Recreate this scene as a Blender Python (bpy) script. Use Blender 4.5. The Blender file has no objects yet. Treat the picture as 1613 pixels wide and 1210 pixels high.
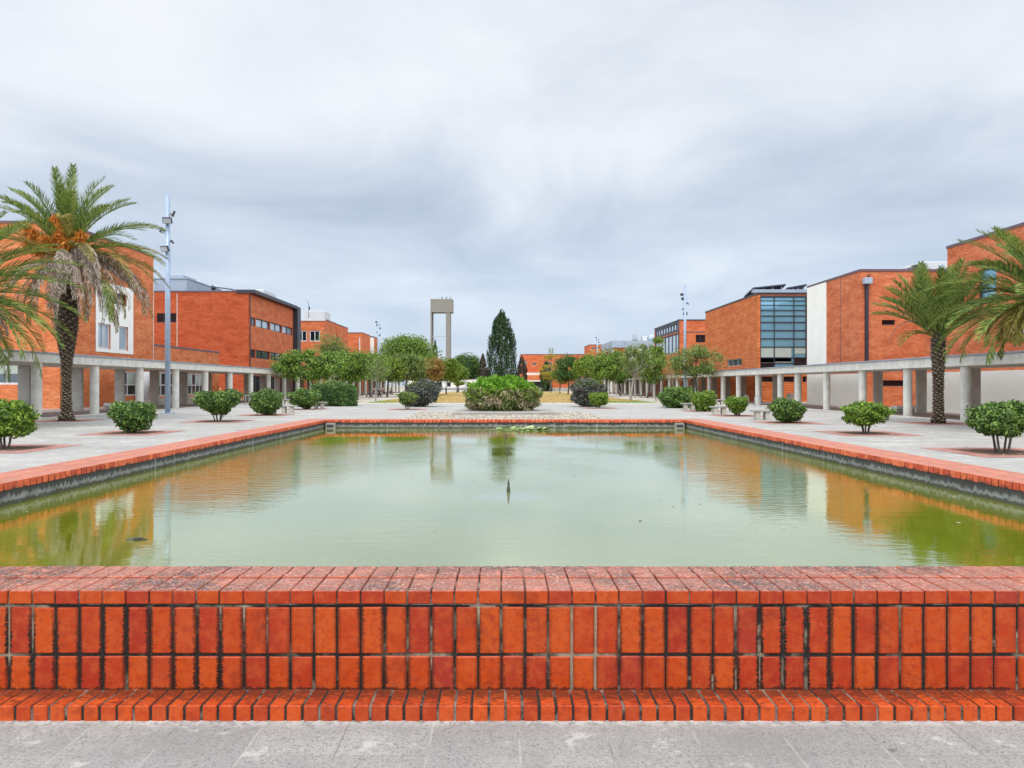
import bpy, math, random
import numpy as np
R = math.radians
scene = bpy.context.scene
col = scene.collection
# ------------------------------------------------------------------ camera
F = 1150.0; VX = 790.0; HY = 607.0; EYE = 1.6      # photo pixels: focal length, vanishing point, horizon; eye height in m
cd = bpy.data.cameras.new('camera'); cam = bpy.data.objects.new('camera', cd); col.objects.link(cam)
cd.sensor_width = 36; cd.lens = F / 1613 * 36
cd.shift_x = (806.5 - VX) / 1613; cd.shift_y = (HY - 605) / 1613
cd.clip_start = 0.1; cd.clip_end = 3000
cam.location = (0, 0, EYE); cam.rotation_euler = (R(90), 0, 0)
scene.camera = cam
# ------------------------------------------------------------------ light
SUN_EL, SUN_AZ = R(62), R(190)     # azimuth clockwise from +Y: behind the camera
scene.view_settings.view_transform = 'Standard'
scene.view_settings.look = 'None'
scene.view_settings.exposure = 1.25
scene.view_settings.gamma = 1.0
w = bpy.data.worlds.new('World'); scene.world = w; w.use_nodes = True
nt = w.node_tree; nt.nodes.clear()
class G:
    """tiny node-graph helper"""
    def __init__(s, nt): s.nt = nt
    def n(s, t, ins=None, **kw):
        nd = s.nt.nodes.new(t)
        for k, v in kw.items(): setattr(nd, k, v)
        for k, v in (ins or {}).items():
            if isinstance(v, bpy.types.NodeSocket): s.nt.links.new(v, nd.inputs[k])
            else: nd.inputs[k].default_value = v
        return nd
    def math(s, op, a, b=0.0, c=0.0, clamp=False):
        return s.n('ShaderNodeMath', {0: a, 1: b, 2: c}, operation=op, use_clamp=clamp).outputs[0]
    def mix(s, f, a, b, mode='MIX'):
        nd = s.n('ShaderNodeMix', data_type='RGBA', blend_type=mode)
        for k, v in ((0, f), (6, a), (7, b)):
            if isinstance(v, bpy.types.NodeSocket): s.nt.links.new(v, nd.inputs[k])
            else: nd.inputs[k].default_value = v if k == 0 else (v + (1,) if len(v) == 3 else v)
        return nd.outputs[2]
    def ramp(s, f, stops, interp='LINEAR'):
        nd = s.n('ShaderNodeValToRGB', {0: f}); cr = nd.color_ramp; cr.interpolation = interp
        while len(cr.elements) < len(stops): cr.elements.new(0.5)
        for e, (p, c) in zip(cr.elements, stops):
            e.position = p; e.color = (c if hasattr(c, '__len__') else (c, c, c)) + ((1,) if not hasattr(c, '__len__') or len(c) == 3 else ())
        return nd.outputs[0]
    def noise(s, vec, scale, detail=3, rough=0.5, dist=0.0):
        return s.n('ShaderNodeTexNoise', {'Vector': vec, 'Scale': scale, 'Detail': detail, 'Roughness': rough, 'Distortion': dist}).outputs[0]
    def smooth(s, v, a, b):
        return s.n('ShaderNodeMapRange', {0: v, 1: a, 2: b, 3: 0.0, 4: 1.0}, interpolation_type='SMOOTHSTEP').outputs[0]
    def comb(s, x, y, z): return s.n('ShaderNodeCombineXYZ', {0: x, 1: y, 2: z}).outputs[0]
    def scalev(s, v, sc): return s.n('ShaderNodeVectorMath', {0: v, 1: sc}, operation='MULTIPLY').outputs[0]
g = G(nt)
tc = g.n('ShaderNodeTexCoord').outputs['Generated']
sep = g.n('ShaderNodeSeparateXYZ', {0: tc})
zc = g.math('MAXIMUM', sep.outputs[2], 0.0)
den = g.math('ADD', zc, 0.16)
px_ = g.math('DIVIDE', sep.outputs[0], den); py_ = g.math('DIVIDE', sep.outputs[1], den)
cl = g.comb(px_, py_, 3.7)
n1 = g.noise(cl, 0.6, 3, 0.45, 0.2)
n2 = g.noise(g.scalev(cl, (1.0, 0.85, 1)), 1.3, 8, 0.56, 0.5)
den_ = g.math('ADD', g.math('MULTIPLY', n1, 0.5), g.math('MULTIPLY', n2, 0.5))
# a thin bright place in the cloud deck ahead, and a second one to the right of it
def spot(dx, dz, sx, sz, amp):
    yy = g.math('MAXIMUM', sep.outputs[1], 0.05)
    a = g.math('SUBTRACT', g.math('DIVIDE', sep.outputs[0], yy), dx); b = g.math('SUBTRACT', g.math('DIVIDE', sep.outputs[2], yy), dz)
    q = g.math('ADD', g.math('POWER', g.math('ABSOLUTE', g.math('DIVIDE', a, sx)), 2), g.math('POWER', g.math('ABSOLUTE', g.math('DIVIDE', b, sz)), 2))
    return g.math('MULTIPLY', g.math('MULTIPLY', g.math('EXPONENT', g.math('MULTIPLY', q, -1)), amp), g.smooth(sep.outputs[1], 0.0, 0.3))
sp = g.math('ADD', spot(0.12, 0.33, 0.22, 0.075, 0.17), spot(-0.12, 0.42, 0.35, 0.11, 0.10))
sp = g.math('ADD', sp, spot(0.55, 0.44, 0.4, 0.08, 0.10)); sp = g.math('SUBTRACT', sp, spot(0.62, 0.26, 0.35, 0.07, 0.13)); sp = g.math('SUBTRACT', sp, spot(-0.6, 0.28, 0.5, 0.06, 0.05))
lum = g.math('ADD', den_, sp)
clouds = g.ramp(lum, [(0.31, (0.185, 0.213, 0.258)), (0.46, (0.265, 0.293, 0.333)), (0.57, (0.345, 0.362, 0.386)), (0.72, (0.435, 0.44, 0.443))])
hor = g.smooth(zc, 0.26, 0.0)
clouds = g.mix(g.math('MULTIPLY', hor, 0.75), clouds, (0.225, 0.272, 0.35))
sky = g.n('ShaderNodeTexSky', sky_type='NISHITA', sun_disc=False, sun_elevation=SUN_EL, sun_rotation=SUN_AZ)
skyc = g.mix(1.0, sky.outputs[0], (0.10, 0.10, 0.10), 'MULTIPLY')
tot = g.mix(0.10, clouds, skyc)
# overcast deck: brighter towards the zenith and the veiled sun behind; extra side glow added to light the building walls
zen = g.math('ADD', 1.0, g.math('MULTIPLY', g.smooth(zc, 0.42, 0.95), 0.8))
sky_fill = g.math('ADD', 1.0, g.math('ADD', g.math('MULTIPLY', g.smooth(sep.outputs[1], 0.05, -0.55), 0.9), g.math('MULTIPLY', g.smooth(g.math('ABSOLUTE', sep.outputs[0]), 0.60, 0.90), 1.5)))
tot = g.n('ShaderNodeVectorMath', {0: tot, 1: g.comb(g.math('MULTIPLY', zen, sky_fill), g.math('MULTIPLY', zen, sky_fill), g.math('MULTIPLY', zen, sky_fill))}, operation='MULTIPLY').outputs[0]
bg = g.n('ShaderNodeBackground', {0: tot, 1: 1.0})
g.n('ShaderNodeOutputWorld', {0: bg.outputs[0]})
sd = bpy.data.lights.new('sun', 'SUN'); so = bpy.data.objects.new('sun', sd); col.objects.link(so)
sd.energy = 0.8; sd.angle = R(25); sd.color = (1.0, 0.96, 0.90)
so.rotation_euler = (R(90) - SUN_EL, 0, math.pi - SUN_AZ); so.location = (0, -20, 60)

# ------------------------------------------------------------------ materials
def mat(name, rough=0.8, spec=0.3):
    m = bpy.data.materials.new(name); m.use_nodes = True
    m.node_tree.nodes.clear(); q = G(m.node_tree)
    b = q.n('ShaderNodeBsdfPrincipled', {'Roughness': rough, 'Specular IOR Level': spec})
    q.n('ShaderNodeOutputMaterial', {0: b.outputs[0]})
    q.b = b; q.m = m
    q.pos = q.n('ShaderNodeNewGeometry').outputs['Position']
    return q
def setc(q, c, key='Base Color'):
    if isinstance(c, bpy.types.NodeSocket): q.nt.links.new(c, q.b.inputs[key])
    else: q.b.inputs[key].default_value = (c + (1,)) if hasattr(c, '__len__') else c
def bump(q, h, strength=0.5, dist=0.01):
    nd = q.n('ShaderNodeBump', {'Height': h, 'Strength': strength, 'Distance': dist})
    q.nt.links.new(nd.outputs[0], q.b.inputs['Normal'])
def plain(name, c, rough=0.6, spec=0.3, metal=0.0, var=0.15, scale=3.0):
    q = mat(name, rough, spec); q.b.inputs['Metallic'].default_value = metal
    n = q.noise(q.pos, scale, 5, 0.6)
    d = tuple(x * (1 - var) for x in c); l = tuple(min(1, x * (1 + var)) for x in c)
    setc(q, q.ramp(n, [(0.3, d), (0.7, l)])); return q.m
def concrete(name, c, stain=0.5, z0=None):
    q = mat(name, 0.85, 0.2)
    n = q.noise(q.pos, 2.2, 6, 0.62); f = q.noise(q.pos, 25, 3)
    st = q.noise(q.scalev(q.pos, (1, 1, 0.12)), 3.5, 5, 0.6)
    c1 = q.mix(q.smooth(n, 0.35, 0.7), tuple(x * 0.82 for x in c), c)
    c2 = q.mix(q.math('MULTIPLY', q.smooth(st, 0.52, 0.8), stain), c1, tuple(x * 0.42 for x in c))
    c3 = q.mix(q.math('MULTIPLY', q.smooth(f, 0.62, 0.75), 0.2), c2, (0.12, 0.11, 0.1))
    setc(q, c3); bump(q, f, 0.3, 0.004); return q.m
def wall_brick(name, c, ribs=0.0, seed=0.0, pale=0.25):
    q = mat(name, 0.8, 0.2)
    s = q.n('ShaderNodeSeparateXYZ', {0: q.pos})
    u = q.math('ADD', s.outputs[0], s.outputs[1])
    v = q.comb(u, s.outputs[2], seed)
    bt = q.n('ShaderNodeTexBrick', {'Vector': v, 'Color1': (0.72, 0.66, 0.62, 1), 'Color2': (1.15, 1.2, 1.25, 1), 'Mortar': (0.62, 0.85, 1.0, 1),
             'Scale': 1.0, 'Mortar Size': 0.010, 'Brick Width': 0.24, 'Row Height': 0.08, 'Bias': 0.1})
    dark = (c[0] * 0.74, c[1] * 0.62, c[2] * 0.6); lite = (min(1, c[0] * 1.12), c[1] * 1.45, c[2] * 1.7)
    n = q.noise(q.comb(q.math('MULTIPLY', u, 0.55), q.math('MULTIPLY', s.outputs[2], 1.6), seed), 1.1, 7, 0.62)
    strk = q.noise(q.comb(q.math('MULTIPLY', u, 0.5), q.math('MULTIPLY', s.outputs[2], 9), seed + 3), 1.0, 4, 0.6)
    mixf = q.math('ADD', q.math('MULTIPLY', n, 0.7), q.math('ADD', q.math('MULTIPLY', strk, 0.18), 0.06))
    base = q.ramp(mixf, [(0.34, dark), (0.5, c), (0.68, lite)])
    base = q.mix(0.9, base, bt.outputs[0], 'MULTIPLY')
    ck = q.noise(q.comb(q.math('MULTIPLY', u, 3.0), q.math('MULTIPLY', s.outputs[2], 11), seed + 7), 1.0, 2, 0.5)
    base = q.mix(q.math('MULTIPLY', q.smooth(ck, 0.60, 0.72), pale), base, (min(1, c[0] * 1.25), c[1] * 2.6, c[2] * 3.5))
    rs_ = q.noise(q.comb(q.math('MULTIPLY', u, 2.2), q.math('MULTIPLY', s.outputs[2], 0.12), seed + 11), 1.0, 5, 0.65)
    base = q.mix(q.math('MULTIPLY', q.smooth(rs_, 0.54, 0.72), 0.38), base, (c[0] * 0.55, c[1] * 0.5, c[2] * 0.6))
    if ribs > 0:
        fr = q.math('FRACT', q.math('DIVIDE', s.outputs[2], ribs))
        groove = q.smooth(q.math('ABSOLUTE', q.math('SUBTRACT', fr, 0.5)), 0.24, 0.40)
        base = q.mix(q.math('MULTIPLY', groove, 0.62), base, (c[0] * 0.45, c[1] * 0.3, c[2] * 0.3))
    setc(q, base)
    # relief from the mortar joints
    bump(q, bt.outputs[1], 0.3, -0.004); return q.m
def foliage(name, dark, mid, lite, noise=0.9, transl=0.25, rough=0.55):
    q = mat(name, rough, 0.25 if transl > 0.07 else 0.08)
    ri = q.n('ShaderNodeNewGeometry').outputs['Random Per Island']
    n = q.noise(q.pos, noise, 3, 0.6)
    f = q.math('ADD', q.math('MULTIPLY', n, 0.6), q.math('MULTIPLY', ri, 0.55))
    c = q.ramp(f, [(0.40, dark), (0.55, mid), (0.72, lite)])
    setc(q, c)
    tr = q.n('ShaderNodeBsdfTranslucent', {0: q.mix(0.5, c, lite)})
    out = [n_ for n_ in q.nt.nodes if n_.type == 'OUTPUT_MATERIAL'][0]
    ms = q.n('ShaderNodeMixShader', {0: transl, 1: q.b.outputs[0], 2: tr.outputs[0]})
    q.nt.links.new(ms.outputs[0], out.inputs[0]); return q.m

def m_frontbrick(name, kind):
    """glazed red bricks of the pool wall; kind: 'face' | 'top' | 'step'"""
    q = mat(name, 0.5, 0.16)
    ri = q.n('ShaderNodeNewGeometry').outputs['Random Per Island']
    s = q.n('ShaderNodeSeparateXYZ', {0: q.pos})
    nz = q.n('ShaderNodeSeparateXYZ', {0: q.n('ShaderNodeNewGeometry').outputs['True Normal']}).outputs[2]
    base = q.ramp(ri, [(0.0, (0.30, 0.026, 0.012)), (0.18, (0.36, 0.034, 0.010)), (0.5, (0.41, 0.050, 0.007)), (0.85, (0.46, 0.068, 0.009)), (0.95, (0.31, 0.031, 0.016)), (1.0, (0.31, 0.035, 0.022))])
    if kind == 'step': base = q.ramp(ri, [(0.0, (0.34, 0.036, 0.01)), (0.6, (0.48, 0.062, 0.010)), (1.0, (0.55, 0.085, 0.014))])
    if kind == 'side': base = q.ramp(ri, [(0.0, (0.42, 0.06, 0.03)), (0.5, (0.58, 0.11, 0.04)), (1.0, (0.68, 0.16, 0.06))])
    off = q.scalev(q.comb(ri, ri, ri), (37, 53, 71))
    p2 = q.n('ShaderNodeVectorMath', {0: q.pos, 1: off}, operation='ADD').outputs[0]
    n = q.noise(p2, 14, 4, 0.6)
    base = q.mix(q.math('MULTIPLY', q.smooth(n, 0.38, 0.68), 0.5), base, (0.47, 0.088, 0.024))
    n5 = q.noise(p2, 32, 5, 0.7)
    base = q.mix(q.math('MULTIPLY', q.smooth(n5, 0.46, 0.66), 0.55), base, (0.27, 0.026, 0.012))
    gm = q.noise(q.pos, 3.3, 5, 0.7, 0.6); base = q.mix(q.math('MULTIPLY', q.smooth(gm, 0.52, 0.68), 0.4), base, (0.16, 0.022, 0.012))
    # thin whitish scratches and specks
    sc = q.noise(q.scalev(p2, (0.5, 1, 1.4)), 75, 4, 0.7)
    base = q.mix(q.math('MULTIPLY', q.smooth(sc, 0.62, 0.72), 0.32), base, (0.56, 0.26, 0.17))
    sk = q.noise(p2, 260, 2, 0.5)
    base = q.mix(q.math('MULTIPLY', q.smooth(sk, 0.70, 0.75), 0.8), base, (0.03, 0.02, 0.015))
    region = q.smooth(q.noise(q.pos, 1.1, 2), 0.40, 0.62)
    big = q.noise(q.pos, 9, 6, 0.72, 0.6)
    if kind == 'face':
        u = q.math('ABSOLUTE', q.math('SUBTRACT', q.math('FRACT', q.math('DIVIDE', s.outputs[0], 0.118)), 0.5))   # 0 at joint, .5 mid brick
        u2 = q.math('SUBTRACT', 0.5, u)   # distance from brick centre
        e = q.math('ADD', q.math('MULTIPLY', q.math('SUBTRACT', 0.5, u2), 0.0), u)
        edge = q.smooth(u, 0.20, 0.45)
        rag = q.noise(q.scalev(q.pos, (0.5, 1, 1.9)), 48, 5, 0.78, 1.2)
        d = q.math('ADD', q.math('MULTIPLY', edge, 0.33), rag)
        d = q.smooth(d, 0.70, 0.76)
        d = q.math('MULTIPLY', d, q.math('ADD', q.math('MULTIPLY', region, 0.75), 0.25))
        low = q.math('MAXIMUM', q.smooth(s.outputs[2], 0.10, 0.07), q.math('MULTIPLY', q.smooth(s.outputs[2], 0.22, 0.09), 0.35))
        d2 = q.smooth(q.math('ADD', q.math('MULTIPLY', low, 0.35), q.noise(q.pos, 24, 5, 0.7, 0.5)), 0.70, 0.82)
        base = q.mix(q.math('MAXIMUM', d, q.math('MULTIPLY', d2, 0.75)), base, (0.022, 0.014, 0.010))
        q.b.inputs['Roughness'].default_value = 0.38
    else:
        # lichen and soot on the flat tops, in streaky patches
        lic = q.noise(q.scalev(q.pos, (0.7, 1.8, 1)), 34 if kind != 'side' else 9, 6, 0.78, 0.8)
        a = 0.41 if kind == 'top' else (0.50 if kind == 'step' else 0.50)
        soot = q.smooth(q.math('ADD', lic, q.math('MULTIPLY', q.math('SUBTRACT', big, 0.5), 0.5)), a, a + 0.10)
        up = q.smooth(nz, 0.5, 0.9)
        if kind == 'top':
            base = q.mix(q.math('MULTIPLY', up, 0.65), base, (0.46, 0.205, 0.135))  # upward faces paler pink: sky sheen put into the colour
            base = q.mix(q.math('MULTIPLY', q.math('MULTIPLY', soot, up), q.math('ADD', 0.4, q.math('MULTIPLY', region, 0.5))), base, (0.05, 0.04, 0.035))
            wh = q.noise(q.scalev(q.pos, (1, 2, 1)), 60, 5, 0.7)
            base = q.mix(q.math('MULTIPLY', q.math('MULTIPLY', q.smooth(wh, 0.54, 0.64), up), 0.75), base, (0.62, 0.50, 0.46))
        elif kind == 'side':
            base = q.mix(q.math('MULTIPLY', up, 0.7), base, (0.45, 0.24, 0.175))  # rim tops paler too, the sky's sheen painted in
            base = q.mix(q.math('MULTIPLY', q.math('MULTIPLY', soot, up), 0.5), base, (0.20, 0.14, 0.12))
            dn = q.smooth(s.outputs[2], 0.53, 0.48); rr = q.noise(q.pos, 9, 4, 0.7)
            base = q.mix(q.math('MULTIPLY', q.math('MULTIPLY', dn, q.smooth(rr, 0.45, 0.6)), q.math('SUBTRACT', 1.0, up)), base, (0.03, 0.025, 0.02))
        else:
            back = q.smooth(s.outputs[1], 3.50, 3.62)
            sst = q.smooth(q.math('ADD', lic, q.math('MULTIPLY', back, 0.14)), 0.50, 0.60)
            base = q.mix(q.math('MULTIPLY', q.math('MULTIPLY', sst, up), 0.8), base, (0.07, 0.022, 0.012))
    setc(q, base)
    bump(q, q.math('ADD', n, q.math('MULTIPLY', n5, 0.5)), 0.35, 0.004)
    return q.m
def m_mortar(name, dark, lite, sc=1.6, bias=0.55):
    q = mat(name, 0.9, 0.15)
    n = q.noise(q.pos, sc, 5, 0.72, 0.8); f = q.noise(q.pos, 120, 3, 0.6)
    c = q.mix(q.smooth(n, bias - 0.03, bias + 0.12), dark, lite)
    c = q.mix(q.math('MULTIPLY', q.smooth(f, 0.5, 0.7), 0.4), c, (0.10, 0.085, 0.07)); setc(q, c); bump(q, f, 0.7, 0.006); return q.m
def m_pavement(name='pavement_tiles', k=1.0):
    q = mat(name, 0.75, 0.25)
    s = q.n('ShaderNodeSeparateXYZ', {0: q.pos})
    u = q.math('FRACT', q.math('DIVIDE', q.math('ADD', s.outputs[0], 0.32), 0.4)); v = q.math('FRACT', q.math('DIVIDE', q.math('ADD', s.outputs[1], 0.05), 0.4))
    ju = q.smooth(q.math('ABSOLUTE', q.math('SUBTRACT', u, 0.5)), 0.487, 0.494); jv = q.smooth(q.math('ABSOLUTE', q.math('SUBTRACT', v, 0.5)), 0.487, 0.494)
    cell = q.n('ShaderNodeTexWhiteNoise', {0: q.comb(q.math('FLOOR', q.math('DIVIDE', q.math('ADD', s.outputs[0], 0.32), 0.4)), q.math('FLOOR', q.math('DIVIDE', q.math('ADD', s.outputs[1], 0.05), 0.4)), 0.0)}, noise_dimensions='3D').outputs[0]
    base = q.ramp(cell, [(0, (0.387, 0.372, 0.350)), (1, (0.460, 0.444, 0.411))])
    n = q.noise(q.pos, 1.1, 6, 0.65); base = q.mix(q.smooth(n, 0.35, 0.72), base, (0.332, 0.322, 0.312))
    st = q.noise(q.scalev(q.pos, (0.18, 0.55, 1)), 0.8, 5, 0.6)
    base = q.mix(q.math('MULTIPLY', q.smooth(st, 0.5, 0.68), 0.55), base, (0.276, 0.263, 0.247))
    wp = q.noise(q.scalev(q.pos, (0.25, 0.8, 1)), 0.9, 3, 0.5, 0.4)
    base = q.mix(q.math('MULTIPLY', q.smooth(wp, 0.58, 0.66), 0.6), base, (0.552, 0.525, 0.476))
    sp_ = q.noise(q.pos, 95, 3, 0.7); base = q.mix(q.math('MULTIPLY', q.smooth(sp_, 0.50, 0.62), 0.75), base, (0.184, 0.172, 0.164))
    sp2 = q.noise(q.pos, 60, 4, 0.75); base = q.mix(q.math('MULTIPLY', q.smooth(sp2, 0.55, 0.7), 0.5), base, (0.571, 0.553, 0.519))
    dk = q.noise(q.pos, 12, 6, 0.75); base = q.mix(q.math('MULTIPLY', q.smooth(dk, 0.60, 0.70), 0.65), base, (0.111, 0.100, 0.096))
    jn = q.noise(q.pos, 2.0, 3)
    base = q.mix(q.math('MULTIPLY', ju, 0.5), base, q.mix(q.smooth(jn, 0.42, 0.55), (0.147, 0.136, 0.120), (0.571, 0.544, 0.501)))
    base = q.mix(q.math('MULTIPLY', jv, 0.12), base, (0.230, 0.217, 0.203))
    ef = q.math('MULTIPLY', q.smooth(s.outputs[1], 3.38, 3.52), q.smooth(s.outputs[1], 3.6, 3.5)); base = q.mix(q.math('MULTIPLY', ef, q.smooth(q.noise(q.pos, 20, 5, 0.7), 0.42, 0.55)), base, (0.732, 0.708, 0.673))
    wn = q.noise(q.pos, 4.5, 7, 0.72, 0.5); base = q.mix(q.math('MULTIPLY', q.smooth(wn, 0.52, 0.62), 0.5), base, (0.295, 0.283, 0.260)); base = q.mix(q.math('MULTIPLY', q.smooth(wn, 0.42, 0.34), 0.6), base, (0.649, 0.625, 0.578))
    base = q.mix(1.0, base, (k, k * 0.99, k * 0.955), 'MULTIPLY')
    setc(q, base); bump(q, q.math('SUBTRACT', q.math('ADD', sp_, sp2), q.math('MAXIMUM', ju, jv)), 0.35, 0.003)
    return q.m
def m_lawn():
    q = mat('dry_grass', 0.95, 0.1)
    n = q.noise(q.scalev(q.pos, (0.25, 0.6, 1)), 0.5, 6, 0.6); f = q.noise(q.pos, 6, 5, 0.8)
    s = q.n('ShaderNodeSeparateXYZ', {0: q.pos})
    c = q.ramp(n, [(0.3, (0.36, 0.24, 0.095)), (0.6, (0.47, 0.33, 0.13)), (0.8, (0.34, 0.25, 0.08))])
    ax = q.math('ABSOLUTE', q.math('SUBTRACT', s.outputs[0], 0.9))
    gr = q.math('MAXIMUM', q.math('MULTIPLY', q.math('MULTIPLY', q.smooth(ax, 6.6, 8.2), q.math('ADD', 0.12, q.smooth(s.outputs[1], 76, 67))), q.smooth(q.noise(q.pos, 0.35, 3), 0.34, 0.48)), q.math('MULTIPLY', q.smooth(s.outputs[1], 66.5, 64.5), 0.35))
    c = q.mix(gr, c, q.mix(q.smooth(f, 0.3, 0.7), (0.10, 0.22, 0.025), (0.20, 0.32, 0.04)))
    c = q.mix(q.math('MULTIPLY', q.smooth(f, 0.5, 0.75), 0.35), c, (0.2, 0.13, 0.05)); setc(q, c); bump(q, f, 0.8, 0.05); return q.m
def m_dirt(name, c1, c2, sc=0.5):
    q = mat(name, 0.95, 0.1); n = q.noise(q.scalev(q.pos, (0.35, 1, 1)), sc, 6, 0.65); f = q.noise(q.pos, 9, 5, 0.75)
    c = q.mix(q.smooth(n, 0.4, 0.62), c1, c2); c = q.mix(q.math('MULTIPLY', q.smooth(f, 0.5, 0.7), 0.35), c, tuple(x * 0.55 for x in c1)); setc(q, c); bump(q, f, 0.4, 0.02); return q.m
def m_water():
    m = bpy.data.materials.new('pool_water'); m.use_nodes = True; m.node_tree.nodes.clear(); q = G(m.node_tree)
    pos = q.n('ShaderNodeNewGeometry').outputs['Position']
    n = q.noise(pos, 0.6, 4, 0.6)
    # murky green water: suspended algae under a clear surface
    dc = q.mix(q.smooth(n, 0.35, 0.65), (0.165, 0.190, 0.003), (0.215, 0.225, 0.005))
    silt = q.noise(q.scalev(pos, (0.6, 1, 1)), 1.4, 4, 0.6)
    dc = q.mix(q.math('MULTIPLY', q.smooth(silt, 0.55, 0.75), 0.25), dc, (0.24, 0.25, 0.08))
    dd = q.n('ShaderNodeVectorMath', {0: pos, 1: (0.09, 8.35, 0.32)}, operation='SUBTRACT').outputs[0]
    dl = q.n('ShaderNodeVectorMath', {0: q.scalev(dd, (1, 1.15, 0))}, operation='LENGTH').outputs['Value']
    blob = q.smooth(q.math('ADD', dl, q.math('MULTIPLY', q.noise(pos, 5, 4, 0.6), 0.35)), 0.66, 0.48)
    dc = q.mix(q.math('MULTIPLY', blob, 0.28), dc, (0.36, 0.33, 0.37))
    w1 = q.noise(q.scalev(pos, (1, 2.6, 1)), 3.2, 3, 0.5, 0.3); w2 = q.noise(q.scalev(pos, (1, 2.2, 1)), 11, 3, 0.55, 0.2)
    sx_ = q.n('ShaderNodeSeparateXYZ', {0: pos})
    patch = q.smooth(q.noise(q.scalev(pos, (0.6, 0.45, 1)), 0.55, 3, 0.55), 0.38, 0.62)
    far_ = q.smooth(sx_.outputs[1], 6.0, 13.0)
    amp = q.math('ADD', 0.15, q.math('MULTIPLY', patch, q.math('ADD', 0.5, q.math('MULTIPLY', far_, 0.5))))
    h = q.math('MULTIPLY', q.math('ADD', q.math('MULTIPLY', w1, 0.9), q.math('MULTIPLY', w2, 0.45)), amp)
    bp = q.n('ShaderNodeBump', {'Height': h, 'Strength': 1.0, 'Distance': 0.0036})
    d = q.n('ShaderNodeBsdfDiffuse', {'Color': dc, 'Normal': bp.outputs[0]})
    gl = q.n('ShaderNodeBsdfGlossy', {'Color': (0.93, 0.98, 0.95, 1), 'Roughness': 0.015, 'Normal': bp.outputs[0]})
    fr = q.n('ShaderNodeFresnel', {'IOR': 1.33, 'Normal': bp.outputs[0]})
    fac = q.n('ShaderNodeMapRange', {0: fr.outputs[0], 1: 0.0, 2: 1.0, 3: 0.46, 4: 1.0})
    ms = q.n('ShaderNodeMixShader', {0: fac.outputs[0], 1: d.outputs[0], 2: gl.outputs[0]})
    q.n('ShaderNodeOutputMaterial', {0: ms.outputs[0]}); return m
def m_poolwall():
    q = mat('pool_lining', 0.85, 0.2)
    s = q.n('ShaderNodeSeparateXYZ', {0: q.pos}); z = s.outputs[2]
    n = q.noise(q.pos, 5, 6, 0.7); n2 = q.noise(q.scalev(q.pos, (1, 1, 0.35)), 14, 5, 0.7)
    c = q.mix(q.smooth(n, 0.3, 0.7), (0.13, 0.13, 0.115), (0.25, 0.25, 0.22))
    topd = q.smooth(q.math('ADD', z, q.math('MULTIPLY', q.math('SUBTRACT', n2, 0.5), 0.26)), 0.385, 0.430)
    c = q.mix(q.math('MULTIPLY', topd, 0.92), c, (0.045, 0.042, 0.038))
    wl = q.smooth(q.math('ADD', z, q.math('MULTIPLY', q.math('SUBTRACT', n2, 0.5), 0.13)), 0.372, 0.350)
    c = q.mix(q.math('MULTIPLY', wl, 0.85), c, (0.05, 0.05, 0.025))
    wh = q.noise(q.scalev(q.pos, (1, 1, 0.15)), 10, 3); c = q.mix(q.math('MULTIPLY', q.smooth(wh, 0.60, 0.76), 0.3), c, (0.5, 0.5, 0.46))
    setc(q, c); bump(q, n2, 0.4, 0.008); return q.m
def m_glass(name, c, rough=0.08, spec=0.9, var=0.3, refl=0.0):
    q = mat(name, rough, spec); n = q.noise(q.pos, 0.7, 3, 0.5)
    setc(q, q.mix(q.smooth(n, 0.35, 0.65), tuple(x * (1 - var) for x in c), c)); q.b.inputs['Metallic'].default_value = refl
    q.b.inputs['Coat Weight'].default_value = 0.4; return q.m
def m_bark(name, c1, c2, sc=8, z=0.25):
    q = mat(name, 0.95, 0.1); n = q.noise(q.scalev(q.pos, (1, 1, z)), sc, 5, 0.7)
    setc(q, q.mix(q.smooth(n, 0.35, 0.65), c1, c2)); bump(q, n, 0.8, 0.03); return q.m
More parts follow.
